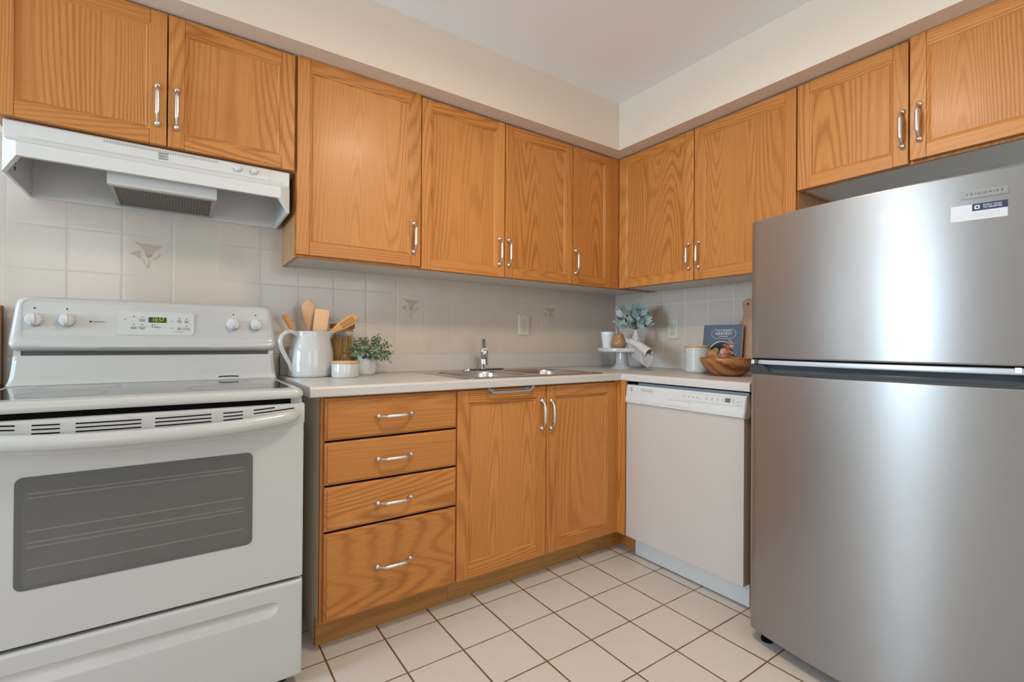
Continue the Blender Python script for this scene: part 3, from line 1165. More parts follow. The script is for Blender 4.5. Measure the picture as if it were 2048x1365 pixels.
# knobs
for kx in (-0.320, -0.243, 0.2300, 0.3060):
    kz = 1.1275
    Yk = cy(kx, kz)
    g = G()
    rr = []
    for rad, dy in ((0.0225, 0.001), (0.0225, -0.003), (0.0205, -0.0060), (0.0198, -0.014), (0.0180, -0.0165), (0.010, -0.0172)):
        rr.append([(kx + rad * math.cos(2 * PI * i / 28), Yk + dy, kz + rad * math.sin(2 * PI * i / 28)) for i in range(28)])
    g.rings(rr, 0, True, True, True)
    pr = []
    for z, w, dy in ((-0.0185, 0.0045, 0.0), (-0.015, 0.0068, -0.006), (-0.006, 0.0078, -0.010), (0.008, 0.0066, -0.0105), (0.0185, 0.0045, -0.009), (0.0205, 0.003, -0.004)):
        pr.append([(kx - w, Yk - 0.0150, kz + z), (kx - w * 0.7, Yk - 0.0172 + dy, kz + z), (kx + w * 0.7, Yk - 0.0172 + dy, kz + z), (kx + w, Yk - 0.0150, kz + z)])
    g.rings(pr, 0, True, True, True)
    kb = g.build('knob', 'knob_white', t, angle=45)
    g = G()
    g.box(kx - 0.0022, kx + 0.0022, cy(kx, kz + 0.037) - 0.0006, cy(kx, kz + 0.037) + 0.0004, kz + 0.0355, kz + 0.0395, 0)
    for a in (-125, -100, -75, -50, -160, 160, 125, 100, 75, 50, 20, -20):
        mx, mz = kx + 0.0290 * math.sin(R(a)), kz + 0.0290 * math.cos(R(a))
        g.box(mx - 0.0016, mx + 0.0016, cy(mx, mz) - 0.0006, cy(mx, mz) + 0.0004, mz - 0.0009, mz + 0.0009, 1)
    g.build('dial_mark', ['black', 'panel_pale_mark'], con)
# brand plate
g = G()
bxm, bz = -0.1665, 1.1255
Yb = cy(bxm, bz)
g.box(bxm - 0.0215, bxm + 0.0215, Yb - 0.0010, Yb + 0.001, bz - 0.0030, bz + 0.0030, 0, 0.0004, 1)
g.box(bxm - 0.0205, bxm - 0.0150, Yb - 0.0014, Yb - 0.0008, bz - 0.0022, bz + 0.0022, 1)
nb = g.build('name_plate', ['plastic_white', 'black'], con)
text('lettering', 'KENMORE', 0.0056, 'black', nb, (bxm + 0.0030, Yb - 0.0012, bz), FRONT, sx=1.15)

# oven door
g = G()
DZ0, DZ1 = 0.345, 0.8735
g.box(-0.3795, 0.3795, YF, -0.6905, DZ0, 0.8150, 0, 0.005)
dr = g.build('oven_door', WH, t)
WX, WZ0, WZ1 = 0.2445, 0.4745, 0.7405
wz, wh = (WZ0 + WZ1) / 2, (WZ1 - WZ0) / 2
g = G()
g.rings([[(x, YF - 0.0012, z) for x, z in rrect(WX, wh, 0.016, 6, -0.003, wz)], [(x, YF - 0.0012, z) for x, z in rrect(WX - 0.012, wh - 0.010, 0.012, 6, -0.003, wz)]], 1)
g.rings([[(x, YF + 0.0002, z) for x, z in rrect(WX, wh, 0.016, 6, -0.003, wz)], [(x, YF - 0.0012, z) for x, z in rrect(WX, wh, 0.016, 6, -0.003, wz)]], 1)
g.rings([[(x, YF - 0.0012, z) for x, z in rrect(WX - 0.012, wh - 0.010, 0.012, 6, -0.003, wz)], [(x, YF - 0.0010, z) for x, z in rrect(WX - 0.0125, wh - 0.0105, 0.012, 6, -0.003, wz)]], 0, True, False, True)
g.face([(x, YF - 0.0003, z) for x, z in rrect(WX - 0.004, wh - 0.004, 0.014, 6, -0.003, wz)], 2)
wn = g.build('oven_window', ['oven_glass', 'window_border', 'cavity'], dr, recalc=False)
g = G()
for z in (0.700, 0.690, 0.612, 0.585, 0.574, 0.522):
    g.box(-0.225, 0.219, YF - 0.00085, YF - 0.0004, z - 0.0011, z + 0.0011, 0)
g.build('oven_rack', 'racks', wn)
# vent trim with the bowed handle
NB = 32
vv = [-1 + 2 * i / NB for i in range(NB + 1)]
g = G()


def bow(u):
    return 1 - abs(u) ** 2.2


rows = []
for u in vv:
    b = bow(u)
    yb = YF - 0.001 - 0.018 * b
    zl = 0.8120 - 0.026 * b
    rows.append([(0.3805 * u, -0.6905, 0.8735), (0.3805 * u, yb + 0.006, 0.8735), (0.3805 * u, yb, 0.8700), (0.3805 * u, yb - 0.001, 0.850),
                 (0.3805 * u, yb, zl + 0.006), (0.3805 * u, yb + 0.004, zl), (0.3805 * u, YF + 0.002, zl), (0.3805 * u, -0.6905, zl)])
g.rings(rows, 0, True, True, True)
tr = g.build('vent_trim', WH, dr, angle=50)
g = G()
slots = ((-0.351, -0.245, (1,)), (-0.300, -0.245, (0,)), (-0.217, -0.168, (0, 1, 2)), (-0.140, -0.014, (0, 1, 2)), (0.014, 0.138, (0, 1, 2)), (0.166, 0.214, (0, 1, 2)),
         (0.241, 0.297, (0,)), (0.241, 0.351, (1,)))
for a, b, rws in slots:
    for r in rws:
        n = 8
        up, lo = [], []
        for i in range(n + 1):
            x = a + (b - a) * i / n
            bo = bow(x / 0.3805)
            y = YF - 0.0026 - 0.018 * bo
            z = 0.8690 - 0.0085 * bo - 0.0098 * r + (0.0 if abs(x) < 0.23 else 0.004 * (abs(x) - 0.23) / 0.12)
            up.append((x, y, z + 0.0016))
            lo.append((x, y, z - 0.0016))
        g.rings([up, lo], 0, False)
g.build('vent_slot', 'black', tr, recalc=False)
g = G()
rr = []
for i in range(41):
    u = -1 + 2 * i / 40
    b = 1 - abs(u) ** 2.4
    k = min(1.0, (1 - abs(u)) / 0.10)
    k = math.sqrt(max(0.0, 1 - (1 - k) ** 2))
    yc = YF - 0.006 - 0.046 * b
    zc = 0.8390 - 0.018 * b
    hh = 0.004 + 0.0150 * k
    dd = 0.003 + 0.0130 * k
    rr.append([(0.366 * u, yc + dd * math.cos(2 * PI * j / 18), zc + hh * math.sin(2 * PI * j / 18)) for j in range(18)])
g.rings(rr, 0, True, True, True)
g.build('handle', WH, dr, angle=60)

# dark gaps above the door and above the drawer
for a in ((-0.362, 0.345, -0.700, -0.689, 0.8735, 0.8905), (-0.360, 0.362, -0.700, -0.689, 0.330, 0.347)):
    g = G()
    g.box(*a)
    g.build('shadow_gap', 'black', t)
# storage drawer with scooped grip
g = G()
NZ, NXD = 46, 60


def drawer_y(x, z):
    y = YF
    m = 0.312
    e = max(0.0, (abs(x) - (m - 0.030)) / 0.030)
    w = 1.0 if e <= 0 else math.sqrt(max(0.0, 1 - min(1.0, e) ** 2))
    top, bot = 0.2875, 0.2420
    if e > 0:
        top, bot = 0.2695 + 0.018 * w, 0.2695 - 0.0275 * w
    if bot < z < top and w > 0:
        k = (top - z) / (top - bot)
        y += w * 0.0130 * (min(1.0, k / 0.10)) * (1 - max(0.0, (k - 0.10) / 0.90)) ** 1.0
    tt = 0.3355 - z
    if tt < 0.010:
        y += 0.010 * (1 - math.sqrt(max(0, 1 - ((0.010 - tt) / 0.010) ** 2)))
    bb = z - 0.040
    if bb < 0.012:
        y += 0.012 * (1 - math.sqrt(max(0, 1 - ((0.012 - bb) / 0.012) ** 2)))
    ee = 0.3795 - abs(x)
    if ee < 0.006:
        y += 0.006 * (1 - math.sqrt(max(0, 1 - ((0.006 - ee) / 0.006) ** 2)))
    return y


zl = sorted(set([0.040, 0.042, 0.045, 0.049, 0.053, 0.10, 0.15, 0.20, 0.235] + [0.242 + 0.0455 * i / 20 for i in range(21)] + [0.2885, 0.2868, 0.2852, 0.30, 0.32, 0.3255, 0.330, 0.333, 0.3348, 0.3355]))
xl = sorted(set([s * v for s in (-1, 1) for v in (0.3795, 0.3785, 0.377, 0.3745, 0.372, 0.35, 0.32, 0.313, 0.312, 0.3115, 0.3105, 0.309, 0.307, 0.304, 0.301, 0.297, 0.293, 0.289, 0.285, 0.282, 0.25, 0.15, 0.05)]))
g.rings([[(x, drawer_y(x, z), z) for x in xl] for z in zl], 0, False)
g.box(-0.3795, 0.3795, -0.7095, -0.6905, 0.0405, 0.335, 0, 0.002)
g.build('storage_drawer', WH, t, angle=32)

# ------------------------------------------------------------------ range hood
t = thing('range_hood', 'white under-cabinet range hood above the range', 'range hood', (-2.504, 0, 0))
HW = 0.3845
g = G()


def plan(yf, c, ys, zf, zs_, zb, ins=0.0):
    h = HW - ins
    return [(-h, -0.002 - ins, zb), (-h, -ys, zs_), (-h + c, -yf + ins, zf), (h - c, -yf + ins, zf), (h, -ys, zs_), (h, -0.002 - ins, zb)]


seq = [plan(.296, .002, .294, 1.7125, 1.7125, 1.7125), plan(.300, .002, .298, 1.708, 1.708, 1.708), plan(.300, .002, .298, 1.664, 1.664, 1.664),
       plan(.303, .004, .299, 1.656, 1.656, 1.656), plan(.312, .012, .300, 1.648, 1.648, 1.648), plan(.330, .031, .301, 1.643, 1.643, 1.643),
       plan(.334, .035, .302, 1.640, 1.638, 1.640), plan(.334, .035, .302, 1.600, 1.556, 1.553),
       plan(.327, .035, .296, 1.600, 1.556, 1.553, 0.008), plan(.327, .035, .296, 1.64, 1.64, 1.64, 0.008), plan(.296, .012, .286, 1.69, 1.69, 1.69, 0.012)]
g.rings(seq, 0, True, True, True)
g.build('hood_shell', 'hood_white', t, angle=28)
g = G()
# pressed front plate and return lip
g.box(-0.322, 0.314, -0.3024, -0.2995, 1.6665, 1.7070, 0, 0.0012)
hp = g.build('front_plate', 'hood_white', t)
g = G()
n = 44
for i in range(n):
    x = -0.157 + 0.306 * i / (n - 1)
    g.box(x - 0.0022, x + 0.0022, -0.3029, -0.3020, 1.6955, 1.7030)
g.build('louvre_slot', 'hood_filter_frame', hp)
# square emblem of slanted bars
g = G()
ex, ez = -0.006, 1.6845
for k, (a, b) in enumerate(((-0.0130, 0.0130), (-0.0130, 0.0130), (-0.0130, 0.0130))):
    z = ez + 0.0085 - 0.0085 * k
    g.prism([(ex + a, z - 0.0040), (ex + b, z - 0.0040 + 0.0018), (ex + b, z + 0.0026), (ex + a, z + 0.0032)], 'y', -0.3032, -0.3020)
g.build('emblem', 'panel_grey_mark', hp)
for kx in (0.2115, 0.2635):
    kz = 1.6905
    g = G()
    rr = []
    for rad, dy in ((0.0125, -0.3015), (0.0125, -0.3045), (0.0105, -0.3075), (0.0100, -0.3140), (0.0085, -0.3160), (0.003, -0.3165)):
        rr.append([(kx + rad * math.cos(2 * PI * i / 24), dy, kz + rad * math.sin(2 * PI * i / 24)) for i in range(24)])
    g.rings(rr, 0, True, True, True)
    kb = g.build('knob', 'knob_white', t)
    g = G()
    for a in range(200, 400, 25):
        mx, mz = kx + 0.0155 * math.cos(R(a)), kz + 0.0125 * math.sin(R(a))
        g.box(mx - 0.0010, mx + 0.0010, -0.3030, -0.3020, mz - 0.0010, mz + 0.0010)
    g.build('dial_mark', 'panel_grey_mark', hp)
# filter housing and filter
g = G()
g.box(-0.152, 0.149, -0.290, -0.282, 1.569, 1.690, 0, 0.002)
g.box(-0.152, -0.146, -0.284, -0.020, 1.600, 1.690, 0)
g.box(0.143, 0.149, -0.284, -0.020, 1.600, 1.690, 0)
g.build('filter_housing', 'hood_white', t)
g = G()
A = Vector((0, -0.287, 1.5655))
B = Vector((0, -0.045, 1.5540))
d = (B - A).normalized()
nrm = Vector((0, -d.z, d.y))


def fp(x, s, o):
    p = A + d * s + nrm * o
    return (x, p.y, p.z)


Lf = (B - A).length


def fbar(x0, x1, s0, s1, o0, o1, mi):
    c = [fp(x, s, o) for x in (x0, x1) for s in (s0, s1) for o in (o0, o1)]
    for q in ((0, 1, 3, 2), (4, 6, 7, 5), (0, 4, 5, 1), (2, 3, 7, 6), (0, 2, 6, 4), (1, 5, 7, 3)):
        g.face([c[i] for i in q], mi)


for a in ((-0.150, 0.147, 0, 0.016), (-0.150, 0.147, Lf - 0.010, Lf), (-0.150, -0.137, 0.016, Lf - 0.01), (0.134, 0.147, 0.016, Lf - 0.01)):
    fbar(*a, 0.0, 0.007, 0)
fl = g.build('filter_frame', 'hood_filter_frame', t)
g = G()
fbar(-0.138, 0.135, 0.012, Lf - 0.008, 0.003, 0.006, 0)
g.build('filter_mesh', 'filter_mesh', fl)
# slots in the left inner cheek
g = G()
for y, z, h in ((-0.215, 1.612, 0.0085), (-0.215, 1.590, 0.006)):
    g.box(-HW + 0.0078, -HW + 0.0095, y - 0.0022, y + 0.0022, z - h, z + h)
g.build('cheek_slot', 'dark_gap', t)

# ------------------------------------------------------------------ dishwasher (right wall)
t = thing('dishwasher', 'white built-in dishwasher under the right-hand worktop', 'dishwasher', (0, -0.965, 0), RB)
DWH = 'dishwasher_white'
DW0, DW1 = -0.3005, 0.3045
FY = -0.630
g = G()
g.box(-0.290, 0.296, -0.560, -0.03, 0.02, 0.8500, 0)
g.box(-0.297, 0.3065, -0.612, -0.03, 0.8500, 0.8600, 1, 0.001)
g.box(-0.250, 0.3065, -0.600, -0.585, 0.8600, 0.8700, 1, 0.001)
g.box(-0.287, 0.300, -0.585, -0.03, 0.8500, 0.868, 2)
g.build('tub', ['fridge_side', 'tub_reflection_blue', 'black'], t)
g = G()
g.box(DW0, DW1, FY, -0.565, 0.1055, 0.772, 0, 0.004)
g.build('door', DWH, t)
g = G()
# console: slopes back to a rounded top, lower lip proud of the door
prof = [(-0.563, 0.770), (FY - 0.003, 0.770), (FY - 0.0075, 0.7735), (FY - 0.0080, 0.793), (FY - 0.0040, 0.801), (FY - 0.0025, 0.806), (FY + 0.003, 0.850), (FY + 0.007, 0.8575), (FY + 0.014, 0.8610), (-0.563, 0.8610)]
xs = [(DW0 - 0.005, 0.010), (DW0 - 0.0035, 0.004), (DW0 + 0.001, 0.0), (DW1 - 0.001, 0.0), (DW1 + 0.0035, 0.004), (DW1 + 0.005, 0.010)]
rr = []
for x, ins in xs:
    rr.append([(x, min(-0.563, y + ins) if i not in (0, len(prof) - 1) else y, z) for i, (y, z) in enumerate(prof)])
g.rings(rr, 0, True, True, True)
con2 = g.build('console', 'plastic_white', t, angle=40)


def dy(z):
    return FY - 0.0025 + (z - 0.806) / (0.850 - 0.806) * 0.0055


def dmark(gx, x0, x1, z0, z1, d, mi):
    gx.face([(x0, dy(z0) - d, z0), (x1, dy(z0) - d, z0), (x1, dy(z1) - d, z1), (x0, dy(z1) - d, z1)], mi)


g = G()
for k in range(3):       # emblem of slanted bars
    z = 0.8475 - 0.0058 * k
    x0, x1 = -0.2765, -0.2620
    g.face([(x0, dy(z) - 0.0006, z - 0.0046 + 0.0012), (x1, dy(z) - 0.0006, z - 0.0046 - 0.0006 * k), (x1, dy(z) - 0.0006, z - 0.0008), (x0, dy(z) - 0.0006, z)], 0)
g.build('emblem', 'panel_grey_mark', con2, recalc=False)
g = G()
for r in range(2):
    for k in range(13):
        x = -0.2085 + 0.0055 * k
        z = 0.8430 - 0.0075 * r
        s = 0.0012 if r == 0 else -0.0012
        g.face([(x - 0.0016 - s, dy(z) - 0.0006, z - 0.0026), (x + 0.0004 - s, dy(z) - 0.0006, z - 0.0026), (x + 0.0016 + s, dy(z) - 0.0006, z + 0.0026), (x - 0.0004 + s, dy(z) - 0.0006, z + 0.0026)], 0)
g.build('vent_slot', 'hood_filter_frame', con2, recalc=False)
g = G()
bx0, bx1, bz0, bz1 = 0.0195, 0.2930, 0.8165, 0.8510
dmark(g, bx0, bx1, bz0, bz1, 0.0006, 0)
for a in ((bx0, bx1, bz0, bz0 + 0.0006), (bx0, bx1, bz1 - 0.0006, bz1), (bx0, bx0 + 0.0008, bz0, bz1), (bx1 - 0.0008, bx1, bz0, bz1)):
    dmark(g, *a, 0.0009, 1)
for k, x in enumerate((0.032, 0.054, 0.075, 0.098, 0.140, 0.166, 0.191, 0.214)):
    dmark(g, x - 0.0045, x + 0.0045, 0.8365, 0.8380, 0.0010, 1)
    dmark(g, x - 0.0035, x + 0.0035, 0.8335, 0.8348, 0.0010, 1)
    dmark(g, x - 0.0040, x + 0.0040, 0.8303, 0.8318, 0.0010, 1)
for z in (0.8425, 0.8385, 0.8340, 0.8295):
    dmark(g, 0.2520, 0.2660, z, z + 0.0012, 0.0010, 1)
dmark(g, 0.2725, 0.2860, 0.8320, 0.8345, 0.0010, 1)
dmark(g, 0.160, 0.163, 0.8265, 0.829, 0.0010, 2)
dmark(g, 0.104, 0.1165, 0.8275, 0.8285, 0.0010, 1)
dmark(g, 0.2725, 0.2860, 0.8215, 0.8230, 0.0010, 1)
dmark(g, 0.2235, 0.2470, 0.8275, 0.8445, 0.0011, 3)
g.build('button_panel', ['plastic_white', 'panel_grey_mark', 'panel_grey_mark', 'display_grey'], con2, recalc=False)
g = G()
# pocket grip: recessed scoop
g.rings([[(-0.060, FY - 0.0045, 0.8115), (0.064, FY - 0.0045, 0.8115), (0.064, FY - 0.0095, 0.7880), (-0.060, FY - 0.0095, 0.7880)],
         [(-0.052, FY - 0.0030, 0.8085), (0.056, FY - 0.0030, 0.8085), (0.056, FY - 0.0086, 0.7900), (-0.052, FY - 0.0086, 0.7900)]], 0, True, False, True)
g.build('grip', 'plastic_white', con2, recalc=True)
g = G()
g.box(-0.288, 0.2975, -0.571, -0.556, 0.004, 0.115, 0, 0.002)
for x in (-0.272, 0.283):
    g.box(x - 0.003, x + 0.003, -0.5725, -0.570, 0.075, 0.081, 1, 0.001, 1)
g.build('kick_plate', ['plastic_white', 'panel_grey_mark'], t)

# ------------------------------------------------------------------ refrigerator (right wall)
t = thing('refrigerator', 'stainless steel top-freezer refrigerator on the right', 'refrigerator', (0, -1.741, 0), RB)
FH = 0.3795


def arc(x, d=0.0):
    return -0.756 - 0.054 * (1 - (x / FH) ** 2) + d


g = G()
g.box(-0.372, 0.372, -0.690, -0.030, 0.030, 1.495, 0, 0.006)
g.box(-0.355, 0.355, -0.690, -0.62, 0.012, 0.04, 1)
g.build('body', ['fridge_side', 'black'], t)


def door_prism(name, z0, z1, mat, d=0.0, top_round=0.006, x0=-FH, x1=FH, yb=-0.694, par=None):
    g = G()
    N = 48
    rr = []
    for z, ins in ((z0, top_round), (z0 + top_round * 0.35, top_round * 0.3), (z0 + top_round, 0.0), (z1 - top_round, 0.0), (z1 - top_round * 0.35, top_round * 0.3), (z1, top_round)):
        ring = [(x0, yb, z)]
        for i in range(N + 1):
            x = x0 + (x1 - x0) * i / N
            e = min(x - x0, x1 - x)
            ed = 0.010 * (1 - math.sqrt(max(0, 1 - ((0.010 - e) / 0.010) ** 2))) if e < 0.010 else 0.0
            ring.append((x, arc(x, d) + ed + ins, z))
        ring.append((x1, yb, z))
        rr.append(ring)
    g.rings(rr, 0, True, True, True)
    return g.build(name, mat, par or t, angle=44)


fz = door_prism('freezer_door', 1.0150, 1.5090, 'fridge_steel')
fd = door_prism('fridge_door', 0.0420, 0.9620, 'fridge_steel')
door_prism('freezer_door_edge', 0.9935, 1.0105, 'door_lip_reflection', 0.006, 0.004, -FH + 0.022, FH - 0.006)
g = G()
g.box(-FH + 0.001, -FH + 0.0125, arc(-FH + 0.006, 0.006), -0.70, 0.9945, 1.0095, 0, 0.001)
g.box(-FH + 0.0125, -FH + 0.0215, arc(-FH + 0.016, 0.010), -0.70, 0.9940, 1.0110, 1, 0.001)
g.build('hinge_cap', ['outlet_ivory', 'fascia_charcoal'], t)
g = G()
g.box(0.290, FH - 0.004, arc(0.34, 0.001), -0.70, 0.9935, 0.9985, 0, 0.001)
g.box(0.290, 0.302, arc(0.30, 0.001), -0.70, 0.9985, 1.0120, 0, 0.001)
g.build('right_hinge', 'hinge_silver', t)
g = G()
g.box(-FH + 0.003, FH - 0.003, -0.745, -0.690, 0.955, 1.02)
g.build('gap_shadow', 'black', t)
# pocket handle: charcoal fascia with a long scooped opening
g = G()
N = 60


def fascia_top(x):
    return 0.9925


def scoop(x):
    """height of the opening's lower edge"""
    a = abs(x + 0.0)
    if a > 0.335:
        return 0.9925
    if a < 0.285:
        return 0.9655
    k = (a - 0.285) / 0.05
    return 0.9655 + 0.027 * k * k * (3 - 2 * k)


rows = []
for i in range(N + 1):
    x = -FH + 2 * FH * i / N
    s = scoop(x)
    rows.append([(x, arc(x, 0.001), 0.9600), (x, arc(x, 0.0005), s), (x, arc(x, 0.004), s + 0.0002), (x, arc(x, 0.030), s - 0.001), (x, arc(x, 0.030), 0.9600)])
g.rings(rows, 0, False)
fa = g.build('handle_fascia', 'fascia_charcoal', t, angle=30)
g = G()
rows = []
for i in range(N + 1):
    x = -0.345 + 0.69 * i / N
    rows.append([(x, arc(x, 0.024), 0.9930), (x, arc(x, 0.019), 0.980), (x, arc(x, 0.008), 0.9665), (x, arc(x, 0.0035), 0.9640)])
g.rings(rows, 0, False)
g.build('handle_pocket', 'pocket_dark', fa, angle=60)


def curved_patch(name, x0, x1, z0, z1, d, mat, par, n=8):
    g = G()
    rr = [[(x0 + (x1 - x0) * i / n, arc(x0 + (x1 - x0) * i / n, -d), z) for i in range(n + 1)] for z in (z0, z1)]
    rb = [[(x0 + (x1 - x0) * i / n, arc(x0 + (x1 - x0) * i / n, 0.0002), z) for i in range(n + 1)] for z in (z0, z1)]
    g.rings([rb[0], rr[0], rr[1], rb[1]], 0, False)
    return g.build(name, mat, par, angle=30)


def slope(x):
    return math.atan(0.054 * 2 * x / FH ** 2)


def ctext(name, body, size, mat, par, x, z, d, sx=1.0):
    return text(name, body, size, mat, par, (x, arc(x, -d), z), (R(90), 0, slope(x)), 0.00015, sx=sx)


bd = curved_patch('name_badge', 0.1945, 0.2790, 1.4425, 1.4625, 0.0022, 'badge_metal', fz)
for i, ch in enumerate('FRIGIDAIRE'):
    widths = {'I': 0.4}
x = 0.2030
for ch in 'FRIGIDAIRE':
    w = 0.0040 if ch == 'I' else 0.0083
    ctext('letter', ch, 0.0085, 'badge_letter', bd, x + w / 2, 1.4525, 0.0024, sx=1.15)
    x += w
st = curved_patch('energy_sticker', 0.1760, 0.2780, 1.3865, 1.4270, 0.0006, 'sticker_white', fz)
curved_patch('navy_band', 0.2160, 0.2780, 1.4090, 1.4270, 0.0009, 'sticker_navy', st)
for k in (0,):
    for (a, b, c, d_) in ((0.2205, 0.2295, 1.4135, 1.4155), (0.2205, 0.2295, 1.4205, 1.4225), (0.2205, 0.2225, 1.4155, 1.4205), (0.2275, 0.2295, 1.4155, 1.4205)):
        curved_patch('scan_icon', a, b, c, d_, 0.0012, 'print_white', st, 2)
ctext('lettering', 'SIMPLY SCAN', 0.0060, 'print_white', st, 0.2520, 1.4208, 0.0012, sx=0.95)
ctext('lettering', 'TO REGISTER', 0.0060, 'print_white', st, 0.2520, 1.4150, 0.0012, sx=0.95)
for z in (1.4025, 1.3975, 1.3930):
    curved_patch('fine_print', 0.2170, 0.2650, z, z + 0.0010, 0.0009, 'panel_pale_mark', st)
for s in (-1, 1):
    g = G()
    g.lathe([(0.020, 0.0), (0.020, 0.010), (0.017, 0.012), (0.017, 0.036)], s * 0.335, -0.715, 0, 20)
    g.build('levelling_foot', 'black', t)

# ------------------------------------------------------------------ outlets
def outlet(label, loc, rz):
    t = thing('wall_outlet', label, 'outlet', loc, rz, 'ivory wall outlets')
    g = G()
    rr = []
    for ins, y in ((0.0, -0.0007), (0.0005, -0.004), (0.003, -0.0062), (0.006, -0.0068)):
        rr.append([(p[0], y, p[1]) for p in rrect(0.0395 - ins, 0.0605 - ins, 0.004, 4)])
    g.rings(rr, 0, True, True, True)
    g.build('cover_plate', 'outlet_ivory', t)
    for s in (-1, 1):
        g = G()
        rr = []
        for k, y in ((1.0, -0.0062), (1.0, -0.0082), (0.94, -0.0088)):
            rr.append([(0.0172 * k * math.cos(2 * PI * i / 28), y, s * 0.0195 + max(-0.0143, min(0.0143, 0.0172 * k * math.sin(2 * PI * i / 28)))) for i in range(28)])
        g.rings(rr, 0, True, False, True)
        for x, h in ((-0.0062, 0.0042), (0.0062, 0.0034)):
            g.box(x - 0.0011, x + 0.0011, -0.0093, -0.0086, s * 0.0195 + 0.003 - h, s * 0.0195 + 0.003 + h, 1)
        g.box(-0.0024, 0.0024, -0.0093, -0.0086, s * 0.0195 - 0.0105, s * 0.0195 - 0.0060, 1)
        # dark outline of the receptacle
        o = [(0.0182 * math.cos(2 * PI * i / 28), -0.0070, s * 0.0195 + max(-0.0153, min(0.0153, 0.0182 * math.sin(2 * PI * i / 28)))) for i in range(28)]
        q = [(0.0173 * math.cos(2 * PI * i / 28), -0.0070, s * 0.0195 + max(-0.0144, min(0.0144, 0.0173 * math.sin(2 * PI * i / 28)))) for i in range(28)]
        g.rings([o, q], 1)
        g.build('receptacle', ['outlet_ivory', 'outlet_slot'], t)
    return t


outlet('ivory wall outlet on the back wall, right of the faucet', (-0.784, 0, 1.1685), 0)
outlet('ivory wall outlet on the right wall above the white canister', (0, -0.4685, 1.1525), RB)

# ------------------------------------------------------------------ dark wood board at the far left
g = G()
g.box(-3.30, -2.945, -0.030, -0.010, 0.914, 1.176, 0, 0.002)
g.box(-3.30, -2.945, -0.60, -0.002, 0.876, 0.913, 0, 0.002)
g.box(-3.30, -2.945, -0.58, -0.002, 0.0, 0.876, 0, 0.002)
tag(g.build('side_cabinet', 'dark_panel_wood'), 'dark brown wooden cabinet end just visible left of the range', 'cabinet')

# ------------------------------------------------------------------ pitcher with wooden utensils
PC = Vector((-2.000, -0.125, HT))
t = thing('pitcher', 'big white ceramic pitcher holding wooden utensils', 'pitcher', PC)
A0 = R(-12)           # spout direction


def pit_mod(a, z):
    if z < 0.150:
        return 1.0
    k = (z - 0.150) / 0.044
    da = (a - A0 + PI) % (2 * PI) - PI
    return 1.0 + 0.50 * k ** 1.6 * math.exp(-(da / 0.38) ** 2)


prof = [(0.080, 0.0), (0.0875, 0.003), (0.0900, 0.012), (0.0905, 0.05), (0.0900, 0.085), (0.0885, 0.105), (0.0855, 0.123), (0.0800, 0.142), (0.0735, 0.160), (0.0700, 0.175), (0.0700, 0.186), (0.0712, 0.191),
        (0.0695, 0.1925), (0.0672, 0.190), (0.0655, 0.175), (0.068, 0.160), (0.079, 0.135), (0.086, 0.10), (0.086, 0.02), (0.05, 0.008)]
g = G()
g.lathe(prof, 0, 0, 0, 64, mod=pit_mod)
g.build('pitcher_body', 'ceramic_white', t, angle=70)
g = G()
hd = Vector((-0.93, -0.36, 0)).normalized()
pts, rad = [], []
for r_, z_, q in ((0.064, 0.172, 0.0095), (0.076, 0.184, 0.0098), (0.094, 0.190, 0.0098), (0.114, 0.186, 0.0095), (0.130, 0.172, 0.0092), (0.137, 0.152, 0.0090), (0.134, 0.130, 0.0088), (0.124, 0.106, 0.0085),
                  (0.111, 0.082, 0.0082), (0.100, 0.062, 0.008), (0.093, 0.044, 0.0075), (0.0895, 0.030, 0.006), (0.088, 0.022, 0.004)):
    pts.append(hd * r_ + Vector((0, 0, z_)))
    rad.append(q)
g.tube(pts, rad, 0, 14, flat=1.0)
g.build('handle', 'ceramic_white', t, angle=70)

GU2 = 'wooden utensils in the white pitcher'
# directions seen from the camera
VD = Vector((0.203, 0.979, 0))      # away from the camera
VR = Vector((0.979, -0.203, 0))     # to the right


def utensil(name, label, cat, base_, tip, prof, mat, thick=0.006):
    """flat wooden tool: prof = list of (fraction along, half width), facing the camera"""
    a, b = Vector(base_), Vector(tip)
    d = (b - a).normalized()
    w = d.cross(VD).normalized()
    nn = w.cross(d).normalized()
    g = G()
    rr = []
    L = (b - a).length
    for f, hw in prof:
        c = a + d * (L * f)
        hw = max(hw, 0.0012)
        th = thick / 2 if f < 0.97 else thick / 3
        rr.append([c + w * (hw * math.cos(2 * PI * k / 14)) + nn * (th * math.sin(2 * PI * k / 14)) for k in range(14)])
    rr = [[p - a for p in r] for r in rr]
    g.rings(rr, 0, True, True, True)
    o = g.build(name, mat, loc=a, angle=60)
    return tag(o, label, cat, GU2)


def pw(lat, dep, z):
    return PC + VR * lat + VD * dep + Vector((0, 0, z))


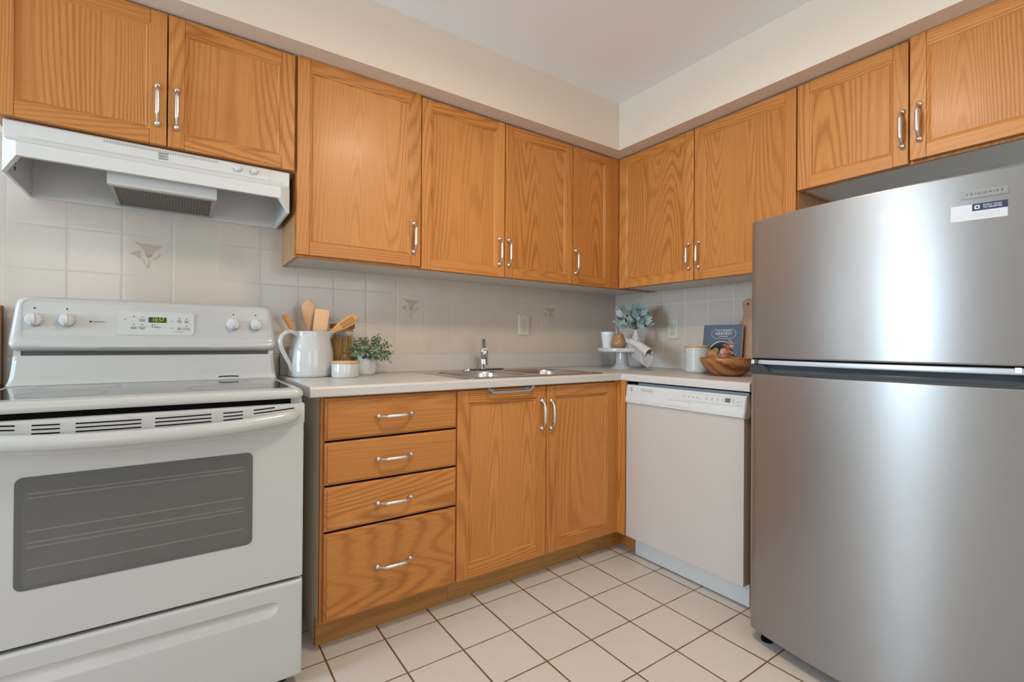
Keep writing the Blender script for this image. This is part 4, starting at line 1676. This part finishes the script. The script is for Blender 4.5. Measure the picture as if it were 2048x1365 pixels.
utensil('wooden_spoon', 'round-headed wooden spoon, tallest tool in the white pitcher', 'spoon', pw(0.000, 0.020, 0.012), pw(-0.012, 0.012, 0.330),
        [(0, 0.008), (0.50, 0.0085), (0.60, 0.0110), (0.68, 0.0175), (0.76, 0.0240), (0.84, 0.0275), (0.90, 0.0270), (0.95, 0.0215), (0.985, 0.012), (1.0, 0.003)], 'beech', 0.009)
utensil('wooden_spatula', 'flat square-ended wooden spatula beside the round spoon', 'spatula', pw(0.012, -0.020, 0.012), pw(0.0445, -0.012, 0.288),
        [(0, 0.008), (0.56, 0.009), (0.63, 0.014), (0.67, 0.0275), (0.74, 0.0292), (0.95, 0.0292), (0.985, 0.0282), (1.0, 0.026)], 'beech', 0.007)
utensil('wooden_fork', 'narrow wooden turner leaning left out of the white pitcher', 'utensil', pw(0.030, 0.000, 0.012), pw(-0.106, -0.004, 0.263),
        [(0, 0.007), (0.4, 0.007), (0.62, 0.0075), (0.72, 0.010), (0.95, 0.0115), (0.985, 0.0105), (1.0, 0.009)], 'beech_dark', 0.006)
# slotted spoon: head with three slots
a, b = pw(-0.060, 0.004, 0.098), pw(0.190, -0.020, 0.264)
o = utensil('slotted_spoon', 'slotted wooden spoon leaning right over the jar lid', 'spoon', a, b,
            [(0, 0.007), (0.45, 0.007), (0.58, 0.0090), (0.66, 0.0150), (0.75, 0.0205), (0.85, 0.0230), (0.93, 0.0205), (0.98, 0.012), (1.0, 0.003)], 'beech_dark', 0.008)
d = (b - a).normalized()
w = d.cross(VD).normalized()
nn = w.cross(d).normalized()
L = (b - a).length
g = G()
for k in (-1, 0, 1):
    p0 = d * (L * 0.72) + w * (0.0085 * k)
    p1 = d * (L * 0.93) + w * (0.0085 * k)
    s = 1 if nn.dot(VD) < 0 else -1
    g.tube([p0 + nn * (s * 0.0031), p1 + nn * (s * 0.0031)], 0.0019, 0, 6)
g.build('slot', 'stem_brown', o)

# ------------------------------------------------------------------ glass jar with spaghetti
JC = Vector((-1.857, -0.0765, HT))
t = thing('glass_jar', 'tall glass jar with dark wooden lid beside the pitcher', 'jar', JC)
g = G()
g.lathe([(0.044, 0.0), (0.049, 0.004), (0.050, 0.015), (0.050, 0.188), (0.048, 0.200), (0.0455, 0.203), (0.0455, 0.200), (0.047, 0.186), (0.047, 0.012), (0.042, 0.007)], 0, 0, 0, 40)
g.build('jar_body', 'jar_glass', t, angle=60)
g = G()
g.lathe([(0.0448, 0.196), (0.0450, 0.208), (0.0440, 0.2095)], 0, 0, 1, 40)
g.lathe([(0.0530, 0.2098), (0.0535, 0.212), (0.0535, 0.227), (0.052, 0.2295)], 0, 0, 0, 40)
g.lathe([(0.0045, 0.229), (0.0040, 0.242), (0.002, 0.245)], -0.010, 0, 2, 10)
g.build('lid', ['dark_lid', 'bamboo_lid', 'stem_dark'], t, angle=50)
g = G()
for i in range(170):
    a1, a2 = random.uniform(0, 2 * PI), random.uniform(0, 2 * PI)
    r1, r2 = 0.040 * math.sqrt(random.random()), 0.043 * math.sqrt(random.random())
    g.tube([(r1 * math.cos(a1), r1 * math.sin(a1), 0.008), (r2 * math.cos(a1 + 0.7), r2 * math.sin(a1 + 0.7), random.uniform(0.125, 0.185))], 0.0015, 0, 5)
tag(g.build('spaghetti', 'pasta', loc=JC), 'dry golden spaghetti standing in the glass jar', 'pasta', kind='stuff')

# ------------------------------------------------------------------ small white canister with bamboo lid
t = thing('canister', 'low white canister with pale wooden lid in front of the glass jar', 'canister', (-1.8895, -0.2480, HT), 0, 'white canisters with wooden lids')
g = G()
g.lathe([(0.050, 0.0), (0.0540, 0.002), (0.0552, 0.008), (0.0556, 0.055), (0.0548, 0.0575), (0.052, 0.058), (0.050, 0.05)], 0, 0, 0, 48)
g.build('canister_body', 'ceramic_white', t, angle=60)
g = G()
g.lathe([(0.0500, 0.0565), (0.0545, 0.0585), (0.0565, 0.0620), (0.0560, 0.0670), (0.0520, 0.0690), (0.0470, 0.0685)], 0, 0, 0, 48)
g.build('lid', 'bamboo_lid', t, angle=60)

# ------------------------------------------------------------------ potted greenery
PP = Vector((-1.766, -0.132, HT))
t = thing('potted_plant', 'small leafy green plant in a white marbled pot', 'plant', PP)
g = G()
g.lathe([(0.032, 0.0), (0.0370, 0.002), (0.0410, 0.010), (0.0435, 0.030), (0.0450, 0.086), (0.0444, 0.0885), (0.0420, 0.0880), (0.041, 0.078), (0.039, 0.072)], 0, 0, 0, 40)
g.build('pot', 'marble_white', t, angle=60)
g = G()
gs = G()
rnd = random.Random(3)


def leaf(g, c, d, n_, ln, wd, mi, cup=0.25, seg=4):
    """almond leaf from c along d, surface normal n_"""
    d = d.normalized()
    s = d.cross(n_)
    if s.length < 1e-4:
        s = d.cross(Vector((1, 0, 0)))
    s.normalize()
    n2 = s.cross(d)
    L_, M_, R_ = [], [], []
    for i in range(seg + 1):
        f = i / seg
        w = wd * math.sin(PI * min(0.985, max(0.03, f)) ** 0.85)
        bend = n2 * (-cup * ln * f * f * 0.5)
        c0 = c + d * (ln * f) + bend
        L_.append(c0 - s * w + n2 * (cup * w * 0.6))
        M_.append(c0)
        R_.append(c0 + s * w + n2 * (cup * w * 0.6))
    g.rings([L_, M_, R_], mi, False)


for i in range(64):
    az = rnd.uniform(0, 2 * PI)
    el = rnd.uniform(0.15, 1.45) if i > 14 else rnd.uniform(-0.15, 0.5)
    ln = rnd.uniform(0.080, 0.112)
    base_p = Vector((0.024 * math.cos(az), 0.024 * math.sin(az), 0.077))
    dirv = Vector((math.cos(az) * math.cos(el), math.sin(az) * math.cos(el), math.sin(el) * 0.80 + 0.22))
    if dirv.y > 0.3:
        dirv.y *= 0.6
    if dirv.x < 0.1 and dirv.y > -0.25:
        dirv.x *= 0.40
        dirv.y *= 0.40
    pts = []
    for k in range(7):
        f = k / 6
        pts.append(base_p + dirv * (ln * f) + Vector((0, 0, -0.026 * f * f if el < 0.5 else -0.004 * f)))
    gs.tube(pts, 0.0009, 0, 5)
    big = 1.0 if i % 4 else 1.3
    for k in range(1, 7):
        for s in (-1, 1):
            p = pts[k]
            dd = (pts[k] - pts[k - 1]).normalized()
            side = dd.cross(Vector((rnd.uniform(-1, 1), rnd.uniform(-1, 1), rnd.uniform(-0.2, 1)))).normalized() * s
            ld = (dd * 0.5 + side).normalized()
            sz = (0.0225 - 0.0020 * k) * big * rnd.uniform(0.8, 1.15)
            mi = rnd.choice((0, 0, 0, 2, 1) if k < 4 else (1, 2, 1, 0, 2))
            leaf(g, p, ld, Vector((rnd.uniform(-1, 1), rnd.uniform(-1.6, 0.2), rnd.uniform(0.1, 1))).normalized(), sz, sz * 0.44, mi)
g.build('foliage', ['leaf_sage', 'leaf_olive', 'leaf_dark'], t, recalc=False, angle=70)
gs.build('stems', 'stem_green', t)

# ------------------------------------------------------------------ cake stand group in the corner
CK = Vector((-0.275, -0.312, HT))
t = thing('cake_stand', 'white pedestal cake stand in the corner', 'cake stand', CK)
g = G()
g.lathe([(0.0670, 0.0), (0.0675, 0.003), (0.058, 0.007), (0.048, 0.014), (0.041, 0.026), (0.037, 0.045), (0.035, 0.070), (0.034, 0.096), (0.050, 0.100)], 0, 0, 0, 48)
g.build('pedestal', 'ceramic_white', t, angle=60)
g = G()
g.lathe([(0.050, 0.0995), (0.138, 0.1005), (0.1445, 0.1015), (0.1465, 0.105), (0.1470, 0.1210), (0.1455, 0.1230), (0.1430, 0.1215), (0.140, 0.1175)], 0, 0, 0, 64)
g.build('plate', 'ceramic_white', t, angle=50)
PT = HT + 0.1177

t = thing('cup', 'white tumbler cup on the left of the cake stand', 'cup', (-0.2905, -0.2085, PT))
g = G()
g.lathe([(0.0270, 0.0), (0.0295, 0.002), (0.0310, 0.012), (0.0395, 0.078), (0.0402, 0.080), (0.0430, 0.1020), (0.0422, 0.1035), (0.0405, 0.1020), (0.037, 0.075), (0.029, 0.012), (0.02, 0.006)], 0, 0, 0, 40)
g.build('cup_body', 'ceramic_blue_white', t, angle=50)

t = thing('pear', 'brown pear with a dark stem on the cake stand', 'pear', (-0.312, -0.318, PT))
g = G()
g.lathe([(0.012, 0.003), (0.026, 0.0), (0.040, 0.010), (0.0465, 0.026), (0.0450, 0.042), (0.0385, 0.056), (0.0325, 0.067), (0.0300, 0.077), (0.0270, 0.086), (0.018, 0.0925), (0.008, 0.0915), (0.004, 0.0895)], 0, 0, 0, 36,
        mod=lambda a, z: 1 + 0.025 * math.sin(3 * a) * (z < 0.06))
g.build('fruit', 'pear_skin', t, angle=70)
g = G()
g.tube([(0, 0, 0.088), (0.001, 0, 0.100), (0.001, 0.002, 0.112), (-0.004, 0.006, 0.128), (-0.008, 0.008, 0.134)], [0.0028, 0.0022, 0.002, 0.0022, 0.0030], 0, 8)
g.build('stem', 'stem_dark', t)

VC = Vector((-0.222, -0.372, PT))
t = thing('bud_vase', 'small white bud vase behind the pear and cloth', 'vase', VC)
g = G()
g.lathe([(0.020, 0.0), (0.028, 0.004), (0.034, 0.030), (0.032, 0.055), (0.020, 0.078), (0.0135, 0.095), (0.0130, 0.110), (0.0155, 0.116), (0.0135, 0.1165), (0.010, 0.108)], 0, 0, 0, 32)
g.build('vase_body', 'ceramic_white', t, angle=60)

t = thing('leaf_sprig', 'bunch of blue-grey velvety leaves in the bud vase', 'leaves', VC + Vector((0, 0, 0.06)))
g = G()
gs = G()
rnd = random.Random(11)
right = Vector((0.755, -0.655, 0))       # to the camera's right
fwd = Vector((0.655, 0.755, 0))
spec = []
for i in range(46):
    lat = rnd.gauss(-0.022, 0.050)
    lat = max(-0.110, min(0.060, lat))
    dep = rnd.uniform(-0.045, 0.022)
    z = 0.060 + rnd.uniform(0.020, 0.150) * (1 - 0.30 * abs(lat + 0.02) / 0.1)
    spec.append((lat, dep, z))
for i, (lat, dep, z) in enumerate(spec):
    tip = right * lat + fwd * dep + Vector((0, 0, z))
    root = Vector((0, 0, 0.0)) + right * rnd.uniform(-0.005, 0.005)
    midp = right * (lat * 0.25) + fwd * (dep * 0.25) + Vector((0, 0, 0.055 + (z - 0.055) * 0.35))
    gs.tube([root, Vector((0, 0, 0.05)), midp, tip], 0.0011, 0, 5)
    out = (right * (lat * 9 + rnd.uniform(-0.5, 0.5)) + fwd * rnd.uniform(-0.6, 0.1) + Vector((0, 0, rnd.uniform(-0.15, 0.9) + (z - 0.12) * 6))).normalized()
    for k in range(2):
        o2 = (out + Vector((rnd.uniform(-0.5, 0.5), rnd.uniform(-0.5, 0.5), rnd.uniform(-0.4, 0.4)))).normalized()
        ln = rnd.uniform(0.042, 0.064)
        mi = rnd.choice((0, 0, 1, 2)) if z < 0.15 else rnd.choice((0, 1, 0, 1))
        leaf(g, tip - o2 * ln * 0.3, o2, (-fwd + Vector((rnd.uniform(-0.6, 0.6), rnd.uniform(-0.6, 0.6), rnd.uniform(-0.2, 0.8)))).normalized(), ln, ln * 0.30, mi, cup=0.30, seg=6)
g.build('leaves', ['leaf_blue', 'leaf_blue_dark', 'leaf_pale'], t, recalc=False, angle=70)
gs.build('stems', 'stem_green', t)

# rolled cloth sloping off the stand with a hanging fold
g = G()
P0 = Vector((-0.300, -0.372, 1.083))
P1 = Vector((-0.325, -0.556, 1.008))
ax = (P1 - P0).normalized()
upv = Vector((0, 0, 1))
upv = (upv - ax * upv.dot(ax)).normalized()
sd = ax.cross(upv)
outer_, inner_ = [], []
NL = 14
for i in range(NL + 1):
    f = i / NL
    c = P0 + (P1 - P0) * f + Vector((0, 0, 0.010 * math.sin(PI * f)))
    r0 = 0.012 + 0.014 * f
    ring, ring2 = [], []
    for k in range(20):
        a = 2 * PI * k / 20
        rr_ = r0 * (1 + 0.06 * math.sin(3 * a + 4 * f))
        ring.append(c + upv * (rr_ * 1.15 * math.cos(a)) + sd * (rr_ * math.sin(a)))
        ring2.append(c + upv * ((rr_ - 0.002) * 1.15 * math.cos(a)) + sd * ((rr_ - 0.002) * math.sin(a)))
    outer_.append(ring)
    inner_.append(ring2)
g.rings(outer_ + inner_[::-1], 1, True, True, False)
# hanging flap
camdir = (-fwd)


def flap(u, v):
    top = P0 + (P1 - P0) * u + camdir * (0.018 + 0.006 * u) + Vector((0, 0, 0.008 - 0.012 * u))
    # lower edge in the photo: short drop left, long point right of the middle
    drop = 0.095 + 0.012 * u if u < 0.15 else 0.0
    pts = ((0.0, 0.052), (0.12, 0.088), (0.45, 0.092), (0.78, 0.094), (0.90, 0.060), (1.0, 0.012))
    for (a, da), (b, db) in zip(pts[:-1], pts[1:]):
        if a <= u <= b:
            drop = da + (db - da) * (u - a) / (b - a)
    sh = right * (0.012 * v * (0.4 + u))
    fold = 0.0075 * v * math.sin(u * 15.0 + 1.2) + 0.004 * v * math.sin(u * 27.0)
    p = top + Vector((0, 0, -drop * v)) + sh + camdir * (0.010 * v + fold)
    p.z = max(p.z, HT + 0.0015)
    return p


g.grid(flap, 40, 14, 0)
pts = [flap(i / 20, 0.0) + camdir * 0.001 for i in range(21)]
g.tube(pts, 0.0011, 2, 5)
tag(g.build('cloth_napkin', ['cloth_greige', 'cloth_pale', 'seam_black'], recalc=False, angle=80), 'greige cloth napkin rolled and draped off the cake stand', 'napkin')

# ------------------------------------------------------------------ ribbed white canister
t = thing('canister', 'tall white ribbed canister with thin wooden lid left of the wooden bowl', 'canister', (-0.245, -0.800, HT), 0, 'white canisters with wooden lids')
g = G()
prof = [(0.048, 0.0), (0.0565, 0.003), (0.0605, 0.012)]
z = 0.014
while z < 0.126:
    prof += [(0.0605, z), (0.0630, z + 0.0038), (0.0605, z + 0.0075)]
    z += 0.0085
prof += [(0.0600, 0.130), (0.0585, 0.1335), (0.056, 0.134), (0.055, 0.12)]
g.lathe(prof, 0, 0, 0, 96, mod=lambda a, z: 1 + (0.006 * abs(math.sin(24 * a)) if 0.012 < z < 0.128 else 0))
g.build('canister_body', 'ceramic_white', t, angle=80)
g = G()
g.lathe([(0.0560, 0.1330), (0.0635, 0.1345), (0.0645, 0.1375), (0.0640, 0.1425), (0.0620, 0.1440)], 0, 0, 0, 56)
g.build('lid', 'bamboo_lid', t, angle=50)

# ------------------------------------------------------------------ wooden bowl and server
BC_ = Vector((-0.3103, -1.010, HT))
t = thing('bowl', 'round brown wooden bowl on the worktop beside the fridge', 'bowl', BC_)
g = G()
g.lathe([(0.050, 0.0), (0.058, 0.001), (0.075, 0.010), (0.095, 0.026), (0.112, 0.046), (0.123, 0.066), (0.1275, 0.0825), (0.1262, 0.0845), (0.1238, 0.083), (0.118, 0.066), (0.104, 0.042), (0.085, 0.024), (0.055, 0.012), (0.02, 0.010)], 0, 0, 0, 64)
g.build('bowl_body', 'acacia', t, angle=70)
utensil2 = G()
a = BC_ + Vector((0.02, -0.005, 0.022))
b = BC_ + Vector((0.020, 0.118, 0.112))
d = (b - a).normalized()
w = d.cross(Vector((0.8, 0.6, 0))).normalized()
nn = w.cross(d)
rr = []
for f, hw in ((0, 0.006), (0.5, 0.008), (0.62, 0.014), (0.75, 0.021), (0.90, 0.022), (0.97, 0.018), (1.0, 0.010)):
    c = (b - a) * f
    rr.append([c + w * (hw * math.cos(2 * PI * k / 12)) + nn * (0.0035 * math.sin(2 * PI * k / 12)) for k in range(12)])
utensil2.rings(rr, 0, True, True, True)
tag(utensil2.build('salad_server', 'acacia', loc=a), 'wooden salad server resting in the wooden bowl', 'utensil')

# ------------------------------------------------------------------ cookbook
BW, BH, BT = 0.206, 0.256, 0.026
t = thing('cookbook', 'blue-grey cookbook with a food photo leaning behind the wooden bowl', 'book', (-0.134, -0.8555, HT), 0)
lean = math.atan2(0.036, 0.255)
t.rotation_euler = (-lean, 0, RB + R(3))
g = G()
g.box(-BW / 2 + 0.003, BW / 2 - 0.002, 0.003, BT - 0.003, 0.003, BH - 0.003)
g.build('pages', 'paper', t)
g = G()
g.box(-BW / 2, BW / 2, 0.0, 0.003, 0, BH, 0, 0.0005, 1)
g.box(-BW / 2, BW / 2, BT - 0.003, BT, 0, BH, 0, 0.0005, 1)
g.box(-BW / 2 - 0.002, -BW / 2 + 0.002, 0.0, BT, 0, BH, 1, 0.0008, 1)
cv = g.build('cover', ['book_blue', 'book_spine'], t)
text('title', 'HALF BAKED', 0.0155, 'print_white', cv, (0.008, -0.0004, 0.2250), FRONT, sx=0.95)
text('title', 'HARVEST', 0.0215, 'print_white', cv, (0.008, -0.0004, 0.2080), FRONT, sx=1.05)
text('title', 'COOKBOOK', 0.0085, 'print_white', cv, (0.008, -0.0004, 0.1925), FRONT)
g = G()
g.box(-0.040, 0.056, -0.0004, 0.0004, 0.1815, 0.1828)
for s in (-1, 1):
    for k in range(9):
        a = R(-48 + 96 * k / 8)
        cx_, cz_ = 0.008 + s * 0.068 * math.cos(a) * 0.98, 0.207 + 0.034 * math.sin(a)
        leaf_d = 0.0042
        g.face([(cx_ - leaf_d * s, -0.0004, cz_), (cx_, -0.0004, cz_ - 0.0012), (cx_ + leaf_d * s, -0.0004, cz_ + 0.004), (cx_, -0.0004, cz_ + 0.0018)])
g.build('wreath_print', 'print_white', cv, recalc=False)
g = G()


def disc(cx_, cz_, rx, rz_, d, mi, n=28, rot=0.0):
    g.face([(cx_ + rx * math.cos(2 * PI * i / n) * math.cos(rot) - rz_ * math.sin(2 * PI * i / n) * math.sin(rot), -d,
             cz_ + rx * math.cos(2 * PI * i / n) * math.sin(rot) + rz_ * math.sin(2 * PI * i / n) * math.cos(rot)) for i in range(n)][::-1], mi)


rnd = random.Random(5)
disc(-0.001, 0.090, 0.074, 0.079, 0.0002, 1)
disc(0.002, 0.088, 0.0715, 0.0765, 0.0004, 0)
disc(-0.035, 0.105, 0.020, 0.030, 0.0006, 2, rot=-0.5)
disc(0.012, 0.112, 0.018, 0.018, 0.0006, 4)
disc(-0.010, 0.085, 0.024, 0.020, 0.0006, 3)
disc(-0.030, 0.066, 0.020, 0.012, 0.0005, 5)
disc(0.018, 0.082, 0.018, 0.022, 0.0005, 3)
disc(-0.020, 0.050, 0.016, 0.014, 0.0006, 4)
disc(0.030, 0.058, 0.024, 0.014, 0.0005, 2)
for i in range(60):
    x = 0.038 + rnd.gauss(0, 0.013)
    z = 0.100 + rnd.gauss(0, 0.026)
    a = rnd.uniform(-1.2, 0.6)
    l_, w_ = rnd.uniform(0.010, 0.020), 0.0016
    ca, sa = math.cos(a), math.sin(a)
    g.face([(x - l_ * ca - w_ * sa, -0.0008, z - l_ * sa + w_ * ca), (x + l_ * ca - w_ * sa, -0.0008, z + l_ * sa + w_ * ca), (x + l_ * ca + w_ * sa, -0.0008, z + l_ * sa - w_ * ca), (x - l_ * ca + w_ * sa, -0.0008, z - l_ * sa - w_ * ca)], rnd.choice((6, 6, 6, 4)))
for i in range(24):
    disc(-0.035 + rnd.gauss(0, 0.012), 0.108 + rnd.gauss(0, 0.016), 0.0018, 0.0010, 0.0009, 0, 6)
g.build('food_print', ['food_plate', 'food_rim', 'food_lime', 'food_pink', 'food_cream', 'food_purple', 'food_carrot'], cv, recalc=False)

# ------------------------------------------------------------------ cutting board
t = thing('cutting_board', 'wooden paddle cutting board leaning on the right wall behind the book', 'cutting board', (-0.072, -1.000, HT))
t.rotation_euler = (-math.atan2(0.036, 0.386), 0, RB)
g = G()
half = [(0.082, 0.0), (0.084, 0.03), (0.084, 0.200), (0.080, 0.225), (0.064, 0.247), (0.042, 0.262), (0.028, 0.280), (0.0225, 0.300), (0.0235, 0.325), (0.0285, 0.350), (0.0300, 0.366), (0.027, 0.379), (0.018, 0.388), (0.006, 0.3915)]
poly = half + [(-x, z) for x, z in half[::-1]]
poly = [(x - 0.0, z) for x, z in poly]
hole = [(0.0052 * math.cos(2 * PI * i / 16), 0.362 + 0.0065 * math.sin(2 * PI * i / 16)) for i in range(16)]
for y, flip in ((0.0, 1), (0.016, 0)):
    es = []
    for lp in (poly, hole):
        vs = [g.bm.verts.new((x, y, z)) for x, z in lp]
        es += [g.bm.edges.new((vs[i], vs[(i + 1) % len(vs)])) for i in range(len(vs))]
    bmesh.ops.triangle_fill(g.bm, use_beauty=True, edges=es)
g.rings([[(x, 0.0, z) for x, z in poly], [(x, 0.016, z) for x, z in poly]], 0)
g.rings([[(x, 0.0, z) for x, z in hole], [(x, 0.016, z) for x, z in hole]], 0)
bmesh.ops.remove_doubles(g.bm, verts=g.bm.verts[:], dist=1e-5)
g.build('board', 'board_wood', t, angle=40)
t.location.y = -0.957

# ------------------------------------------------------------------ ceiling lamp (just above the frame)
t = thing('ceiling_light', 'round flush ceiling lamp above the kitchen floor', 'lamp', (-1.58, -1.50, CEIL), 0, 'round ceiling lamps')
g = G()
g.lathe([(0.17, -0.001), (0.17, -0.018), (0.165, -0.022)], 0, 0, 0, 48)
lb = g.build('base', 'frame_white', t)
g = G()
g.lathe([(0.160, -0.020), (0.158, -0.040), (0.135, -0.068), (0.085, -0.088), (0.02, -0.095)], 0, 0, 0, 48)
ls = g.build('lamp_shade', 'lamp_glass', t, angle=60)
t2 = thing('ceiling_light', 'round flush ceiling lamp near the far window', 'lamp', (-5.0, -0.75, CEIL), 0, 'round ceiling lamps')
dup(lb, t2, (0, 0, 0))
dup(ls, t2, (0, 0, 0))
l = bpy.data.lights.new('ceiling_lamp_light', 'AREA')
l.shape = 'DISK'
l.size = 0.30
l.energy = 13.5
l.color = (1.0, 0.86, 0.69)
o = bpy.data.objects.new('ceiling_lamp_light', l)
o.location = (-1.58, -1.50, CEIL - 0.105)
COL.objects.link(o)
